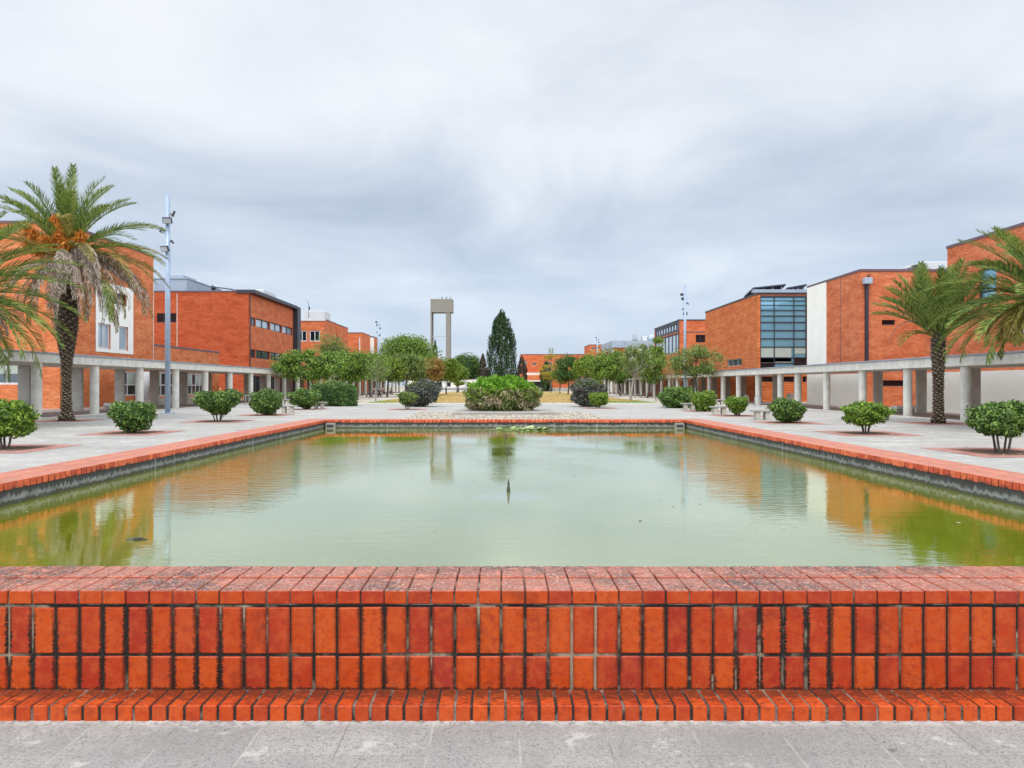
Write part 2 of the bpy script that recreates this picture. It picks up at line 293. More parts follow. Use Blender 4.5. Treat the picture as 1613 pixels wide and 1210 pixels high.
M = dict(
    brick_left=wall_brick('salmon_brickwork', (0.638, 0.174, 0.059), seed=1.0),
    brick_red=wall_brick('red_brickwork', (0.462, 0.084, 0.027), seed=5.0, pale=0.1),
    brick_mid=wall_brick('orange_red_brickwork', (0.594, 0.140, 0.049), seed=9.0, pale=0.12),
    brick_ribbed=wall_brick('ribbed_orange_brickwork', (0.665, 0.181, 0.052), ribs=0.22, seed=13.0, pale=0.1),
    brick_right=wall_brick('speckled_orange_brickwork', (0.594, 0.151, 0.057), seed=17.0, pale=0.35),
    concrete=concrete('pale_concrete', (0.72, 0.69, 0.61), 0.5),
    concrete_dark=concrete('weathered_concrete', (0.42, 0.40, 0.35), 0.4),
    tower=concrete('board_marked_concrete', (0.27, 0.245, 0.205), 0.5),
    panel=plain('cream_panel', (0.80, 0.765, 0.68), 0.8, 0.2, 0, 0.05, 0.7),
    white=plain('white_paint', (0.56, 0.56, 0.55), 0.5, 0.3, 0, 0.06),
    grey_metal=plain('galvanised_metal', (0.36, 0.42, 0.48), 0.42, 0.5, 0.35, 0.08),
    pole=plain('blue_grey_pole', (0.30, 0.37, 0.46), 0.45, 0.5, 0.2, 0.10),
    dark_metal=plain('dark_metal', (0.035, 0.038, 0.05), 0.45, 0.5, 0.2, 0.1),
    roof_metal=plain('roof_sheet', (0.30, 0.35, 0.41), 0.5, 0.5, 0.2, 0.12, 0.8),
    cap=plain('roof_capping', (0.13, 0.09, 0.10), 0.6, 0.3, 0, 0.1),
    lamp_glass=plain('lamp_lens', (0.55, 0.56, 0.55), 0.2, 0.6, 0, 0.05),
    glass_dark=m_glass('dark_window_glass', (0.012, 0.015, 0.018), 0.1, 0.5),
    glass=m_glass('window_glass', (0.05, 0.075, 0.085), 0.06, 0.9),
    glass_sky=m_glass('painted_sky_glass', (0.42, 0.50, 0.56), 0.12, 0.8, 0.12, 0.3),  # pale base colour paints in the reflected sky
    glass_teal=m_glass('blue_tinted_glass', (0.17, 0.40, 0.50), 0.06, 0.9, 0.12, 0.3),
    blind=plain('roller_blind', (0.36, 0.40, 0.34), 0.8, 0.2, 0, 0.05, 1.0),
    blind_white=plain('white_shutter', (0.62, 0.63, 0.66), 0.7, 0.2, 0, 0.05, 1.0),
    solar=plain('solar_cell', (0.03, 0.04, 0.07), 0.25, 0.6, 0.1, 0.2),
    louvre=plain('grey_louvre', (0.16, 0.155, 0.155), 0.6),
    blue=plain('blue_panel', (0.05, 0.25, 0.55), 0.4),
    bench=concrete('bench_stone', (0.50, 0.46, 0.38), 0.35),
    bench_top=concrete('bench_slab_stone', (0.36, 0.34, 0.30), 0.5),
    soil=m_dirt('planting_soil', (0.12, 0.075, 0.05), (0.20, 0.13, 0.09), 3),  # soil colour darkened to carry contact shade under the plants
    pave_brick=m_dirt('red_paving_brick', (0.34, 0.15, 0.12), (0.44, 0.25, 0.21), 2),
    pavement=m_pavement(), pavement_near=m_pavement('darker_near_slabs', 0.74), lawn=m_lawn(),  # near slabs reuse the plaza tile pattern, evenly darker
    dirt=m_dirt('sandy_path', (0.42, 0.36, 0.27), (0.52, 0.49, 0.44), 0.3),
    arcade=m_dirt('arcade_paving', (0.21, 0.15, 0.13), (0.32, 0.285, 0.255), 0.8),  # brown paving, darkened to paint in shade under the gallery roof
    water=m_water(), lining=m_poolwall(),
    ground=m_dirt('far_ground', (0.30, 0.27, 0.2), (0.38, 0.35, 0.28), 0.1),
    fb_face=m_frontbrick('glazed_face_brick', 'face'), fb_top=m_frontbrick('coping_brick', 'top'), fb_step=m_frontbrick('foot_step_brick', 'step'), fb_side=m_frontbrick('rim_brick', 'side'),
    mortar=m_mortar('sooty_mortar', (0.018, 0.016, 0.014), (0.30, 0.24, 0.165), 1.5, 0.52), mortar_top=m_mortar('grey_mortar', (0.03, 0.027, 0.024), (0.24, 0.20, 0.165), 3, 0.5),
    palm_bark=m_bark('palm_bark', (0.02, 0.014, 0.010), (0.09, 0.065, 0.045), 14, 0.6), palm_stub=m_bark('palm_leaf_base', (0.05, 0.033, 0.02), (0.32, 0.26, 0.19), 16, 0.5),
    bark=m_bark('tree_bark', (0.05, 0.042, 0.035), (0.16, 0.135, 0.11)), pale_bark=m_bark('pale_bark', (0.22, 0.19, 0.16), (0.38, 0.35, 0.31)),
    frond=foliage('palm_frond', (0.053, 0.107, 0.022), (0.139, 0.221, 0.038), (0.290, 0.340, 0.081), 0.8, 0.2),
    frond_old=foliage('yellowing_frond', (0.13, 0.11, 0.022), (0.26, 0.22, 0.045), (0.38, 0.31, 0.085), 1.2, 0.2),
    frond_dead=foliage('dead_frond', (0.108, 0.074, 0.055), (0.257, 0.188, 0.141), (0.493, 0.396, 0.309), 2.0, 0.1),
    dates=foliage('orange_date_stalks', (0.440, 0.123, 0.016), (0.616, 0.190, 0.024), (0.726, 0.285, 0.040), 3, 0.1),
    leaf_dark=foliage('dark_leaves', (0.024, 0.058, 0.020), (0.059, 0.128, 0.031), (0.153, 0.256, 0.059)),
    leaf_mid=foliage('green_leaves', (0.037, 0.085, 0.017), (0.111, 0.211, 0.031), (0.272, 0.390, 0.065)),
    leaf_olive=foliage('olive_leaves', (0.062, 0.097, 0.024), (0.144, 0.210, 0.045), (0.275, 0.357, 0.096)),
    leaf_lime=foliage('lime_leaves', (0.054, 0.105, 0.013), (0.147, 0.231, 0.026), (0.303, 0.389, 0.053)),
    leaf_yellow=foliage('yellow_leaves', (0.20, 0.19, 0.02), (0.38, 0.31, 0.035), (0.55, 0.43, 0.06)),
    leaf_orange=foliage('orange_leaves', (0.20, 0.12, 0.035), (0.33, 0.20, 0.055), (0.45, 0.30, 0.08)),
    leaf_shrub=foliage('laurel_leaves', (0.020, 0.055, 0.013), (0.065, 0.139, 0.024), (0.199, 0.302, 0.062), 3.0, 0.15, 0.4),
    leaf_shrub_lime=foliage('young_laurel_leaves', (0.034, 0.082, 0.011), (0.106, 0.204, 0.022), (0.269, 0.388, 0.049), 3.0, 0.2, 0.4),
    leaf_purple=foliage('smoky_leaves', (0.022, 0.026, 0.020), (0.060, 0.066, 0.052), (0.17, 0.175, 0.14), 2.5, 0.1, 0.45),
    leaf_bamboo=foliage('bright_bamboo_leaves', (0.050, 0.137, 0.009), (0.120, 0.294, 0.016), (0.240, 0.441, 0.036), 2.0, 0.25),
    leaf_tan=foliage('dry_bamboo_leaves', (0.149, 0.127, 0.052), (0.368, 0.287, 0.161), (0.621, 0.494, 0.345), 2.5, 0.1),
    leaf_cyp=foliage('cypress_leaves', (0.004, 0.015, 0.006), (0.016, 0.042, 0.015), (0.065, 0.11, 0.04), 2.2, 0.05),
    leaf_brown=foliage('bronze_cypress_leaves', (0.020, 0.018, 0.013), (0.050, 0.038, 0.028), (0.11, 0.085, 0.065), 1.5, 0.05),
    lily=foliage('lily_pad', (0.08, 0.13, 0.02), (0.20, 0.28, 0.06), (0.48, 0.55, 0.28), 5, 0.1),
    pebble=foliage('white_pebbles', (0.259, 0.224, 0.172), (0.374, 0.329, 0.264), (0.504, 0.462, 0.383), 4, 0.0, 0.8),
    skin=plain('skin', (0.45, 0.27, 0.19)), hair=plain('dark_hair', (0.03, 0.02, 0.015)), cloth_dark=plain('dark_cloth', (0.02, 0.02, 0.025)), cloth_blue=plain('denim', (0.06, 0.09, 0.16)),
    cloth_pink=plain('pink_cloth', (0.65, 0.03, 0.16)), cloth_pale=plain('pale_cloth', (0.55, 0.55, 0.56)),
    nozzle=plain('mossy_bronze', (0.05, 0.055, 0.035), 0.6, 0.4, 0.3, 0.4, 30),
)
# ------------------------------------------------------------------ mesh helpers
class MB:
    def __init__(s): s.v = []; s.f = []
    def add(s, vs, fs):
        o = len(s.v); s.v += [tuple(p) for p in vs]; s.f += [tuple(i + o for i in f) for f in fs]; return s
    def box(s, x0, x1, y0, y1, z0, z1):
        return s.add([(x0, y0, z0), (x1, y0, z0), (x1, y1, z0), (x0, y1, z0), (x0, y0, z1), (x1, y0, z1), (x1, y1, z1), (x0, y1, z1)],
                     [(0, 3, 2, 1), (4, 5, 6, 7), (0, 1, 5, 4), (1, 2, 6, 5), (2, 3, 7, 6), (3, 0, 4, 7)])
    def bbox(s, x0, x1, y0, y1, z0, z1, b):
        """box with chamfered edges"""
        lo = (x0, y0, z0); hi = (x1, y1, z1); idx = {}; vs = []
        for c in range(8):
            sg = (c & 1, c >> 1 & 1, c >> 2 & 1)
            for a in range(3):
                p = [(hi[k] if sg[k] else lo[k]) if k == a else ((hi[k] - b) if sg[k] else (lo[k] + b)) for k in range(3)]
                idx[(sg, a)] = len(vs); vs.append(p)
        fs = []
        for a in range(3):
            o1, o2 = [k for k in range(3) if k != a]
            for sv in (0, 1):
                f = []
                for q1, q2 in ((0, 0), (1, 0), (1, 1), (0, 1)):
                    sg = [0, 0, 0]; sg[a] = sv; sg[o1] = q1; sg[o2] = q2; f.append(idx[(tuple(sg), a)])
                if (sv == 0) ^ (a == 1): f.reverse()
                fs.append(tuple(f))
            for q1 in (0, 1):
                for q2 in (0, 1):
                    sg0 = [0, 0, 0]; sg0[o1] = q1; sg0[o2] = q2; sg1 = list(sg0); sg1[a] = 1
                    f = [idx[(tuple(sg0), o1)], idx[(tuple(sg1), o1)], idx[(tuple(sg1), o2)], idx[(tuple(sg0), o2)]]
                    if (q1 ^ q2) ^ (a == 1) ^ 1: f.reverse()
                    fs.append(tuple(f))
        for c in range(8):
            sg = (c & 1, c >> 1 & 1, c >> 2 & 1); f = [idx[(sg, 0)], idx[(sg, 1)], idx[(sg, 2)]]
            if (sum(sg) % 2 == 0): f.reverse()
            fs.append(tuple(f))
        return s.add(vs, fs)
    def tube(s, pts, rad, n=8, cap=True):
        pts = [np.array(p, float) for p in pts]; rad = list(rad) if hasattr(rad, '__len__') else [rad] * len(pts)
        vs = []; fs = []
        up = np.array((0, 0, 1.0))
        for i, p in enumerate(pts):
            t = pts[min(i + 1, len(pts) - 1)] - pts[max(i - 1, 0)]; t /= (np.linalg.norm(t) + 1e-9)
            a = np.cross(t, up)
            if np.linalg.norm(a) < 1e-3: a = np.array((1.0, 0, 0))
            a /= np.linalg.norm(a); b = np.cross(a, t)
            for k in range(n):
                an = 2 * math.pi * k / n; vs.append(p + rad[i] * (math.cos(an) * a + math.sin(an) * b))
        for i in range(len(pts) - 1):
            for k in range(n):
                fs.append((i * n + k, i * n + (k + 1) % n, (i + 1) * n + (k + 1) % n, (i + 1) * n + k))
        if cap: fs.append(tuple(range(n - 1, -1, -1))); fs.append(tuple((len(pts) - 1) * n + k for k in range(n)))
        return s.add(vs, fs)
    def build(s, name, m, parent=None, smooth=False):
        o0 = OFF.get(parent.name, (0, 0, 0)) if parent else (0, 0, 0)
        me = bpy.data.meshes.new(name)
        me.from_pydata([(p[0] - o0[0], p[1] - o0[1], p[2] - o0[2]) for p in s.v], [], s.f); me.update()
        if smooth: me.polygons.foreach_set('use_smooth', [True] * len(me.polygons))
        me.materials.append(m); o = bpy.data.objects.new(name, me); col.objects.link(o)
        if parent: o.parent = parent; OFF[o.name] = o0
        return o
OFF = {}
def root(name, label, cat, loc, group=None):
    o = bpy.data.objects.new(name, None); col.objects.link(o); o.location = loc; o.empty_display_size = 0.3
    o['label'] = label; o['category'] = cat
    if group: o['group'] = group
    OFF[o.name] = tuple(loc); return o
def tag(o, label, cat, group=None, kind=None):
    if label: o['label'] = label
    if cat: o['category'] = cat
    if group: o['group'] = group
    if kind: o['kind'] = kind
    return o
def struct(o, label, cat): o['kind'] = 'structure'; o['label'] = label; o['category'] = cat; return o
def copy_tree(o, parent=None):
    c = o.copy(); col.objects.link(c)
    if parent: c.parent = parent
    for ch in list(o.children): copy_tree(ch, c)
    return c
def X(px, Y): return (px - VX) * Y / F
def Z(py, Y): return EYE - (py - HY) * Y / F
def quads(name, V, m, parent):
    """V: (N,4,3) world quads"""
    o0 = np.array(OFF.get(parent.name, (0, 0, 0)) if parent else (0, 0, 0), float)
    N = len(V); me = bpy.data.meshes.new(name)
    me.vertices.add(N * 4); me.vertices.foreach_set('co', (V - o0).astype(np.float32).ravel())
    me.loops.add(N * 4); me.loops.foreach_set('vertex_index', np.arange(N * 4, dtype=np.int32))
    me.polygons.add(N); me.polygons.foreach_set('loop_start', np.arange(0, N * 4, 4, dtype=np.int32))
    me.polygons.foreach_set('loop_total', np.full(N, 4, dtype=np.int32))
    me.update(calc_edges=True); me.materials.append(m)
    o = bpy.data.objects.new(name, me); col.objects.link(o)
    if parent: o.parent = parent; OFF[o.name] = tuple(o0)
    return o
def leafq(P, size, aspect, rng, nrm=None, nw=0.0, dirv=None, dw=0.0):
    N = len(P); n = rng.normal(size=(N, 3)); n /= np.linalg.norm(n, axis=1)[:, None]
    if nrm is not None: n = n * (1 - nw) + nrm * nw; n /= np.linalg.norm(n, axis=1)[:, None] + 1e-9
    t = rng.normal(size=(N, 3))
    if dirv is not None: t = t / np.linalg.norm(t, axis=1)[:, None] * (1 - dw) + dirv * dw
    t -= (t * n).sum(1)[:, None] * n; t /= np.linalg.norm(t, axis=1)[:, None] + 1e-9
    b = np.cross(n, t); s = (np.asarray(size) * rng.uniform(0.65, 1.3, N))[:, None]
    return np.stack([P - t * s * 0.5, P + b * s * aspect * 0.5 - t * s * 0.05, P + t * s * 0.5, P - b * s * aspect * 0.5 - t * s * 0.05], 1)

# ================================================================== GROUND
MB().add([(-1500, -300, -0.03), (1500, -300, -0.03), (1500, 2500, -0.03), (-1500, 2500, -0.03)], [(0, 1, 2, 3)]).build('ground', M['ground'])
struct(bpy.data.objects['ground'], 'sandy far ground reaching the horizon', 'ground')
struct(MB().add([(-70, -12, 0), (70, -12, 0), (70, 63.3, 0), (-70, 63.3, 0)], [(0, 1, 2, 3)]).build('plaza_pavement', M['pavement']), 'pale grey square-tiled plaza pavement around the pool', 'pavement')
struct(MB().add([(-9, -6, 0.004), (9, -6, 0.004), (9, 3.6, 0.004), (-9, 3.6, 0.004)], [(0, 1, 2, 3)]).build('near_pavement', M['pavement_near']), 'darker grey slabs at the foot of the near brick wall', 'pavement')
struct(MB().add([(-70, 63.3, -0.012), (70, 63.3, -0.012), (70, 260, -0.012), (-70, 260, -0.012)], [(0, 1, 2, 3)]).build('path', M['dirt']), 'sandy pale paths beside the lawn', 'path')
lawn = MB().add([(-12.4, 63.65, 0.01), (14.2, 63.65, 0.01), (14.2, 182, 0.01), (-12.4, 182, 0.01)], [(0, 1, 2, 3)]).build('lawn', M['lawn'])
struct(lawn, 'dry yellow lawn with green edges beyond the plaza', 'lawn')
struct(MB().box(-60, 60, 63.3, 63.62, -0.02, 0.07).build('kerb', M['concrete']), 'pale kerb between plaza and lawn', 'kerb')
for sx, xa, xb, nm in ((-1, -30.0, -22.15, 'left'), (1, 20.5, 26.0, 'right')):
    struct(MB().add([(xa, 26, 0.004), (xb, 26, 0.004), (xb, 180, 0.004), (xa, 180, 0.004)], [(0, 1, 2, 3)]).build('arcade_floor', M['arcade']), 'reddish brown floor under the %s gallery' % nm, 'floor')
    e = xb if sx < 0 else xa
    struct(MB().box(e - 0.12, e + 0.12, 26, 63.3, -0.01, 0.03).build('kerb', M['concrete']), 'low pale kerb along the %s gallery' % nm, 'kerb')
# grass tufts on the lawn: short blades
rng = np.random.default_rng(4)
N = 26000
yy = 63.8 + (rng.random(N) ** 1.7) * 60; P = np.stack([rng.uniform(-12.3, 14.1, N), yy, np.full(N, 0.035)], 1)
dv = np.tile((0, 0, 1.0), (N, 1)) + rng.normal(size=(N, 3)) * 0.35
o = quads('grass', leafq(P, 0.10, 0.35, rng, dirv=dv, dw=0.9), M['lawn'], None)
tag(o, 'short dry grass tufts over the lawn', 'grass', kind='stuff')

# ================================================================== POOL
WZ, RZ = 0.32, 0.57            # water level, rim top
LX, RX, FY, NY = -5.25, 5.46, 21.8, 4.17
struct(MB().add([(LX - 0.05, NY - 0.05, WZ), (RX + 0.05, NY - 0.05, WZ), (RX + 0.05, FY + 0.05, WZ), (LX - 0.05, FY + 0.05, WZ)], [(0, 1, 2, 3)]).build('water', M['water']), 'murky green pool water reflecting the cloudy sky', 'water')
rb = random.Random(7)
def brick(mb, x0, x1, y0, y1, z0, z1, b=0.004, j=0.0015):
    d = [rb.uniform(-j, j) for _ in range(6)]
    mb.bbox(x0 + d[0], x1 + d[1], y0 + d[2], y1 + d[3], z0 + d[4] * 0.4, z1 + d[5] * 0.5, b)
# --- near wall
t = root('brick_pool_wall', 'low wall of upright red bricks with dark joints, nearest the camera', 'wall', (0, 3.9, 0))
face, cop, step = MB(), MB(), MB()
p = 0.118; i0, i1 = -51, 52
for i in range(i0, i1):
    xa, xb = i * p + 0.0052, (i + 1) * p - 0.0052
    brick(face, xa, xb, 3.670, 3.76, 0.250, 0.484, 0.006, 0.003)
    brick(face, xa, xb, 3.670, 3.76, 0.060, 0.237, 0.006, 0.003)
    brick(cop, xa - 0.0015, xb + 0.0015, 3.664, 3.900, 0.502, RZ)
    brick(cop, xa - 0.0015, xb + 0.0015, 3.909, 3.975, 0.502, RZ + 0.004)
    brick(cop, xa - 0.0015, xb + 0.0015, 3.984, NY - 0.005, 0.502, RZ - 0.001)
k = i0 * p
while k < i1 * p:
    brick(step, k + 0.006, k + 0.0735, 3.47, 3.656, -0.02, 0.076, 0.004); k += 0.0805
face.build('face_bricks', M['fb_face'], t); cop.build('coping', M['fb_top'], t); step.build('foot_step', M['fb_step'], t)
MB().box(i0 * p, i1 * p, 3.676, NY - 0.03, -0.02, 0.495).build('mortar', M['mortar'], t)
MB().box(i0 * p, i1 * p, 3.672, NY - 0.012, 0.4955, RZ - 0.006).build('coping_mortar', M['mortar_top'], t)
MB().box(i0 * p, i1 * p, 3.478, 3.675, -0.02, 0.069).build('step_mortar', M['mortar_top'], t)
# --- other three sides
def rim(label, axis, c, sgn, u0, u1, pitch, label2=None):
    """axis 'y': runs along Y at x=c, outward = sgn; axis 'x': runs along X at y=c"""
    cx = c if axis == 'y' else (u0 + u1) / 2; cy = c if axis == 'x' else (u0 + u1) / 2
    t = root('brick_pool_wall', label, 'wall', (cx, cy, 0))
    def bx(mb, a0, a1, d0, d1, z0, z1, br=True):
        q0, q1 = sorted((c + sgn * d0, c + sgn * d1))
        args = (q0, q1, a0, a1) if axis == 'y' else (a0, a1, q0, q1)
        (brick(mb, *args, z0, z1, 0.005, 0.002) if br else mb.box(*args, z0, z1))
    cb = MB(); u = u0
    while u < u1 - pitch * 0.6:
        a, b = u + 0.008, u + pitch - 0.008
        for d0, d1 in ((0, 0.22), (0.23, 0.295), (0.305, 0.525), (0.535, 0.65)): bx(cb, a, b, d0, d1, RZ - 0.085, RZ)
        u += pitch
    cb.build('coping', M['fb_side'], t)
    m = MB(); bx(m, u0, u1, 0.008, 0.645, RZ - 0.0845, RZ - 0.008, False); m.build('coping_mortar', M['mortar'], t)
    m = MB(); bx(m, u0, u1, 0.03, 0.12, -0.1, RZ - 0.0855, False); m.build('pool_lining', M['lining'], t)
    m = MB(); bx(m, u0, u1, 0.1205, 0.62, -0.02, RZ - 0.0865, False); m.build('outer_face', M['brick_mid'], t)
    return t
rim('left rim of the pool, red brick coping over stained grey lining', 'y', LX, -1, NY + 0.01, FY + 0.65, 0.11)
rim('right rim of the pool, red brick coping over stained grey lining', 'y', RX, 1, NY + 0.01, FY + 0.65, 0.11)
rim('far rim of the pool, straight across below the round bush', 'x', FY, 1, LX + 0.002, RX - 0.002, 0.118)
for xx, lab in ((LX + 0.17, 'left'), (RX - 0.17, 'right')):
    t = root('overflow_box', 'small concrete overflow box in the far %s corner of the pool' % lab, 'overflow', (xx, FY - 0.1, WZ))
    MB().bbox(xx - 0.14, xx + 0.14, FY - 0.16, FY + 0.029, WZ - 0.05, WZ + 0.155, 0.008).build('box', M['tower'], t)
    MB().box(xx - 0.10, xx + 0.10, FY - 0.165, FY - 0.159, WZ + 0.03, WZ + 0.11).build('opening', M['dark_metal'], t)
# fountain nozzles
for i, (px, Yn, hh, lab) in enumerate(((801, 8.8, 0.15, 'nearest and tallest of the fountain nozzles, dark pointed pipe in the pool'), (799, 13.4, 0.17, 'middle fountain nozzle in the cypress reflection'), (797, 17.4, 0.15, 'farthest fountain nozzle near the lily pads'))):
    x = X(px, Yn); t = root('fountain_nozzle', lab, 'fountain nozzle', (x, Yn, WZ), 'fountain nozzles along the pool axis')
    MB().tube([(x, Yn, WZ - 0.06), (x, Yn, WZ + 0.02), (x, Yn, WZ + 0.05), (x, Yn, WZ + 0.055), (x, Yn, WZ + hh * 0.6)], [0.022, 0.022, 0.018, 0.014, 0.012], 10).build('pipe', M['nozzle'], t, True)
    MB().tube([(x, Yn, WZ + hh * 0.6), (x, Yn, WZ + hh * 0.75), (x, Yn, WZ + hh)], [0.013, 0.010, 0.003], 10).build('tip', M['nozzle'], t, True)
# floating stick & lilies
mb = MB(); fx, fy = X(214, 6.03), 6.03
mb.tube([(fx - 0.09, fy + 0.01, WZ), (fx - 0.03, fy, WZ + 0.012), (fx + 0.04, fy + 0.02, WZ + 0.010), (fx + 0.09, fy + 0.015, WZ + 0.002)], [0.004, 0.012, 0.010, 0.003], 6)
mb.tube([(fx - 0.06, fy - 0.02, WZ), (fx + 0.02, fy - 0.012, WZ + 0.006), (fx + 0.08, fy - 0.02, WZ)], [0.003, 0.006, 0.002], 5)
tag(mb.build('floating_stick', M['bark']), 'dark bit of bark floating in the near left of the pool', 'stick')
mb = MB(); r2 = random.Random(3)
for i in range(230):
    a = r2.random() * 6.28; rr = math.sqrt(r2.random())
    cx, cy = X(821, 21.0) + math.cos(a) * rr * 0.88 + (0.03 if i % 3 else -0.06), 20.95 + math.sin(a) * rr * 0.62
    rad = r2.uniform(0.035, 0.085); z = WZ + 0.006 + r2.random() * (0.055 if rr < 0.85 else 0.006); tx, ty = r2.gauss(0, 0.25), r2.gauss(0, 0.3)
    if z < WZ + 0.015: tx = ty = 0
    vs = [(cx, cy, z)]; a0 = r2.random() * 6.28
    for k in range(9):
        an = a0 + k / 8 * 5.9; vs.append((cx + rad * math.cos(an), cy + rad * math.sin(an), max(WZ + 0.004, z + rad * (tx * math.cos(an) + ty * math.sin(an)))))
    mb.add(vs, [(0, k + 1, k + 2) for k in range(8)])
tag(mb.build('lily_pads', M['lily']), 'patch of pale green water lily pads by the far rim of the pool', 'water lilies', kind='stuff')

# ------------------------------------------------------------------ gravel bed, plinth
struct(MB().add([(-4.75, 23, 0.005), (4.9, 23, 0.005), (4.9, 42.6, 0.005), (-4.75, 42.6, 0.005)], [(0, 1, 2, 3)]).build('gravel_bed', M['pebble']), 'bed of white pebbles in front of the round bush', 'gravel bed')
rng = np.random.default_rng(11); N = 9000
P = np.stack([rng.uniform(-4.7, 4.85, N), rng.uniform(33.5, 42.5, N), rng.uniform(0.01, 0.04, N)], 1)
o = quads('pebbles', leafq(P, 0.10, 0.8, rng, nrm=np.tile((0, -0.5, 0.8), (N, 1)), nw=0.6), M['pebble'], None); tag(o, 'loose white pebbles on the gravel bed', 'pebbles', kind='stuff')
t = root('bush_plinth', 'low flat concrete plinth under the round bush', 'plinth', (0.2, 39, 0))
MB().bbox(X(713, 38.6), X(876, 38.6), 38.6, 44.6, -0.02, 0.17, 0.02).build('slab', M['bench_top'], t)

# ================================================================== BUILDINGS
def upt(axis, c, ns, u, z, d): return (u, c - ns * d, z) if axis == 'x' else (c - ns * d, u, z)
def ubox(mb, axis, c, ns, u0, u1, z0, z1, d0, d1):
    a = upt(axis, c, ns, u0, z0, d0); b = upt(axis, c, ns, u1, z1, d1)
    mb.box(min(a[0], b[0]), max(a[0], b[0]), min(a[1], b[1]), max(a[1], b[1]), min(a[2], b[2]), max(a[2], b[2]))
def facade(mb, axis, c, ns, u0, u1, z0, z1, holes, depth=0.25):
    us = sorted({u0, u1, *[h[0] for h in holes], *[h[1] for h in holes]}); zs = sorted({z0, z1, *[h[2] for h in holes], *[h[3] for h in holes]})
    us = [u for u in us if u0 <= u <= u1]; zs = [z for z in zs if z0 <= z <= z1]
    P_ = lambda u, z, d=0: upt(axis, c, ns, u, z, d)
    for i in range(len(us) - 1):
        for j in range(len(zs) - 1):
            um, zm = (us[i] + us[i + 1]) / 2, (zs[j] + zs[j + 1]) / 2
            if any(h[0] < um < h[1] and h[2] < zm < h[3] for h in holes): continue
            mb.add([P_(us[i], zs[j]), P_(us[i + 1], zs[j]), P_(us[i + 1], zs[j + 1]), P_(us[i], zs[j + 1])], [(0, 1, 2, 3)])
    for h in holes:
        a, b, q0, q1 = h[:4]
        for (ua, za), (ub, zb) in (((a, q0), (b, q0)), ((b, q0), (b, q1)), ((b, q1), (a, q1)), ((a, q1), (a, q0))):
            mb.add([P_(ua, za), P_(ub, zb), P_(ub, zb, depth), P_(ua, za, depth)], [(0, 1, 2, 3)])
def window(parent, axis, c, ns, spec):
    u0, u1, z0, z1, cols, rows, fm, pm = spec[:8]; opt = spec[8] if len(spec) > 8 else {}
    fw = opt.get('fw', 0.07); mb = MB(); d0, d1 = 0.10, 0.18
    ubox(mb, axis, c, ns, u0, u0 + fw, z0, z1, d0, d1); ubox(mb, axis, c, ns, u1 - fw, u1, z0, z1, d0, d1)
    ubox(mb, axis, c, ns, u0 + fw, u1 - fw, z0, z0 + fw, d0, d1); ubox(mb, axis, c, ns, u0 + fw, u1 - fw, z1 - fw, z1, d0, d1)
    cs = opt.get('cs') or [i / cols for i in range(1, cols)]; rs = opt.get('rs') or [i / rows for i in range(1, rows)]
    for f in cs: x = u0 + (u1 - u0) * f; ubox(mb, axis, c, ns, x - fw * 0.4, x + fw * 0.4, z0 + fw, z1 - fw, d0 + 0.005, d1 - 0.005)
    for f in rs: z = z0 + (z1 - z0) * f; ubox(mb, axis, c, ns, u0 + fw, u1 - fw, z - fw * 0.4, z + fw * 0.4, d0 + 0.01, d1 - 0.01)
    f = mb.build(opt.get('name', 'window'), M[fm], parent)
    pn = MB(); ubox(pn, axis, c, ns, u0 + 0.01, u1 - 0.01, z0 + 0.01, z1 - 0.01, 0.185, 0.215); pn.build('pane', M[pm], f)
    for (a, b, q0, q1, bm) in opt.get('blinds', []):
        bl = MB(); ubox(bl, axis, c, ns, u0 + (u1 - u0) * a + 0.03, u0 + (u1 - u0) * b - 0.03, z0 + (z1 - z0) * q0, z0 + (z1 - z0) * q1, 0.160, 0.182); bl.build('blind', M[bm], f)
    return f
def building(name, label, x0, x1, y0, y1, z1, wm, side, front=(), sidew=(), cap='cap', z0=-0.02, capw=0.12, extra_front_holes=(), front_name='wall'):
    t = root(name, label, 'building', ((x0 + x1) / 2, (y0 + y1) / 2, 0))
    mb = MB(); facade(mb, 'x', y0, -1, x0, x1, z0, z1, front)
    sx, ns = (x1, 1) if side == 'R' else (x0, -1)
    facade(mb, 'y', sx, ns, y0, y1, z0, z1, sidew)
    ox = x0 if side == 'R' else x1
    mb.add([(ox, y0, z0), (ox, y1, z0), (ox, y1, z1), (ox, y0, z1)], [(0, 1, 2, 3)])
    mb.add([(x0, y1, z0), (x1, y1, z0), (x1, y1, z1), (x0, y1, z1)], [(0, 1, 2, 3)])
    mb.build('wall', M[wm], t)
    r = MB(); r.box(x0 + 0.02, x1 - 0.02, y0 + 0.02, y1 - 0.02, z1 - 0.35, z1 - 0.05)
    r.box(x0 - 0.05, x1 + 0.05, y0 - 0.05, y0 + 0.3, z1 - 0.04, z1 + capw); r.box(x0 - 0.05, x1 + 0.05, y1 - 0.3, y1 + 0.05, z1 - 0.04, z1 + capw)
    r.box(x0 - 0.05, x0 + 0.3, y0 + 0.301, y1 - 0.301, z1 - 0.04, z1 + capw); r.box(x1 - 0.3, x1 + 0.05, y0 + 0.301, y1 - 0.301, z1 - 0.04, z1 + capw)
    r.build('roof', M[cap], t)
    for s in front: window(t, 'x', y0, -1, s)
    for s in sidew: window(t, 'y', sx, ns, s)
    return t
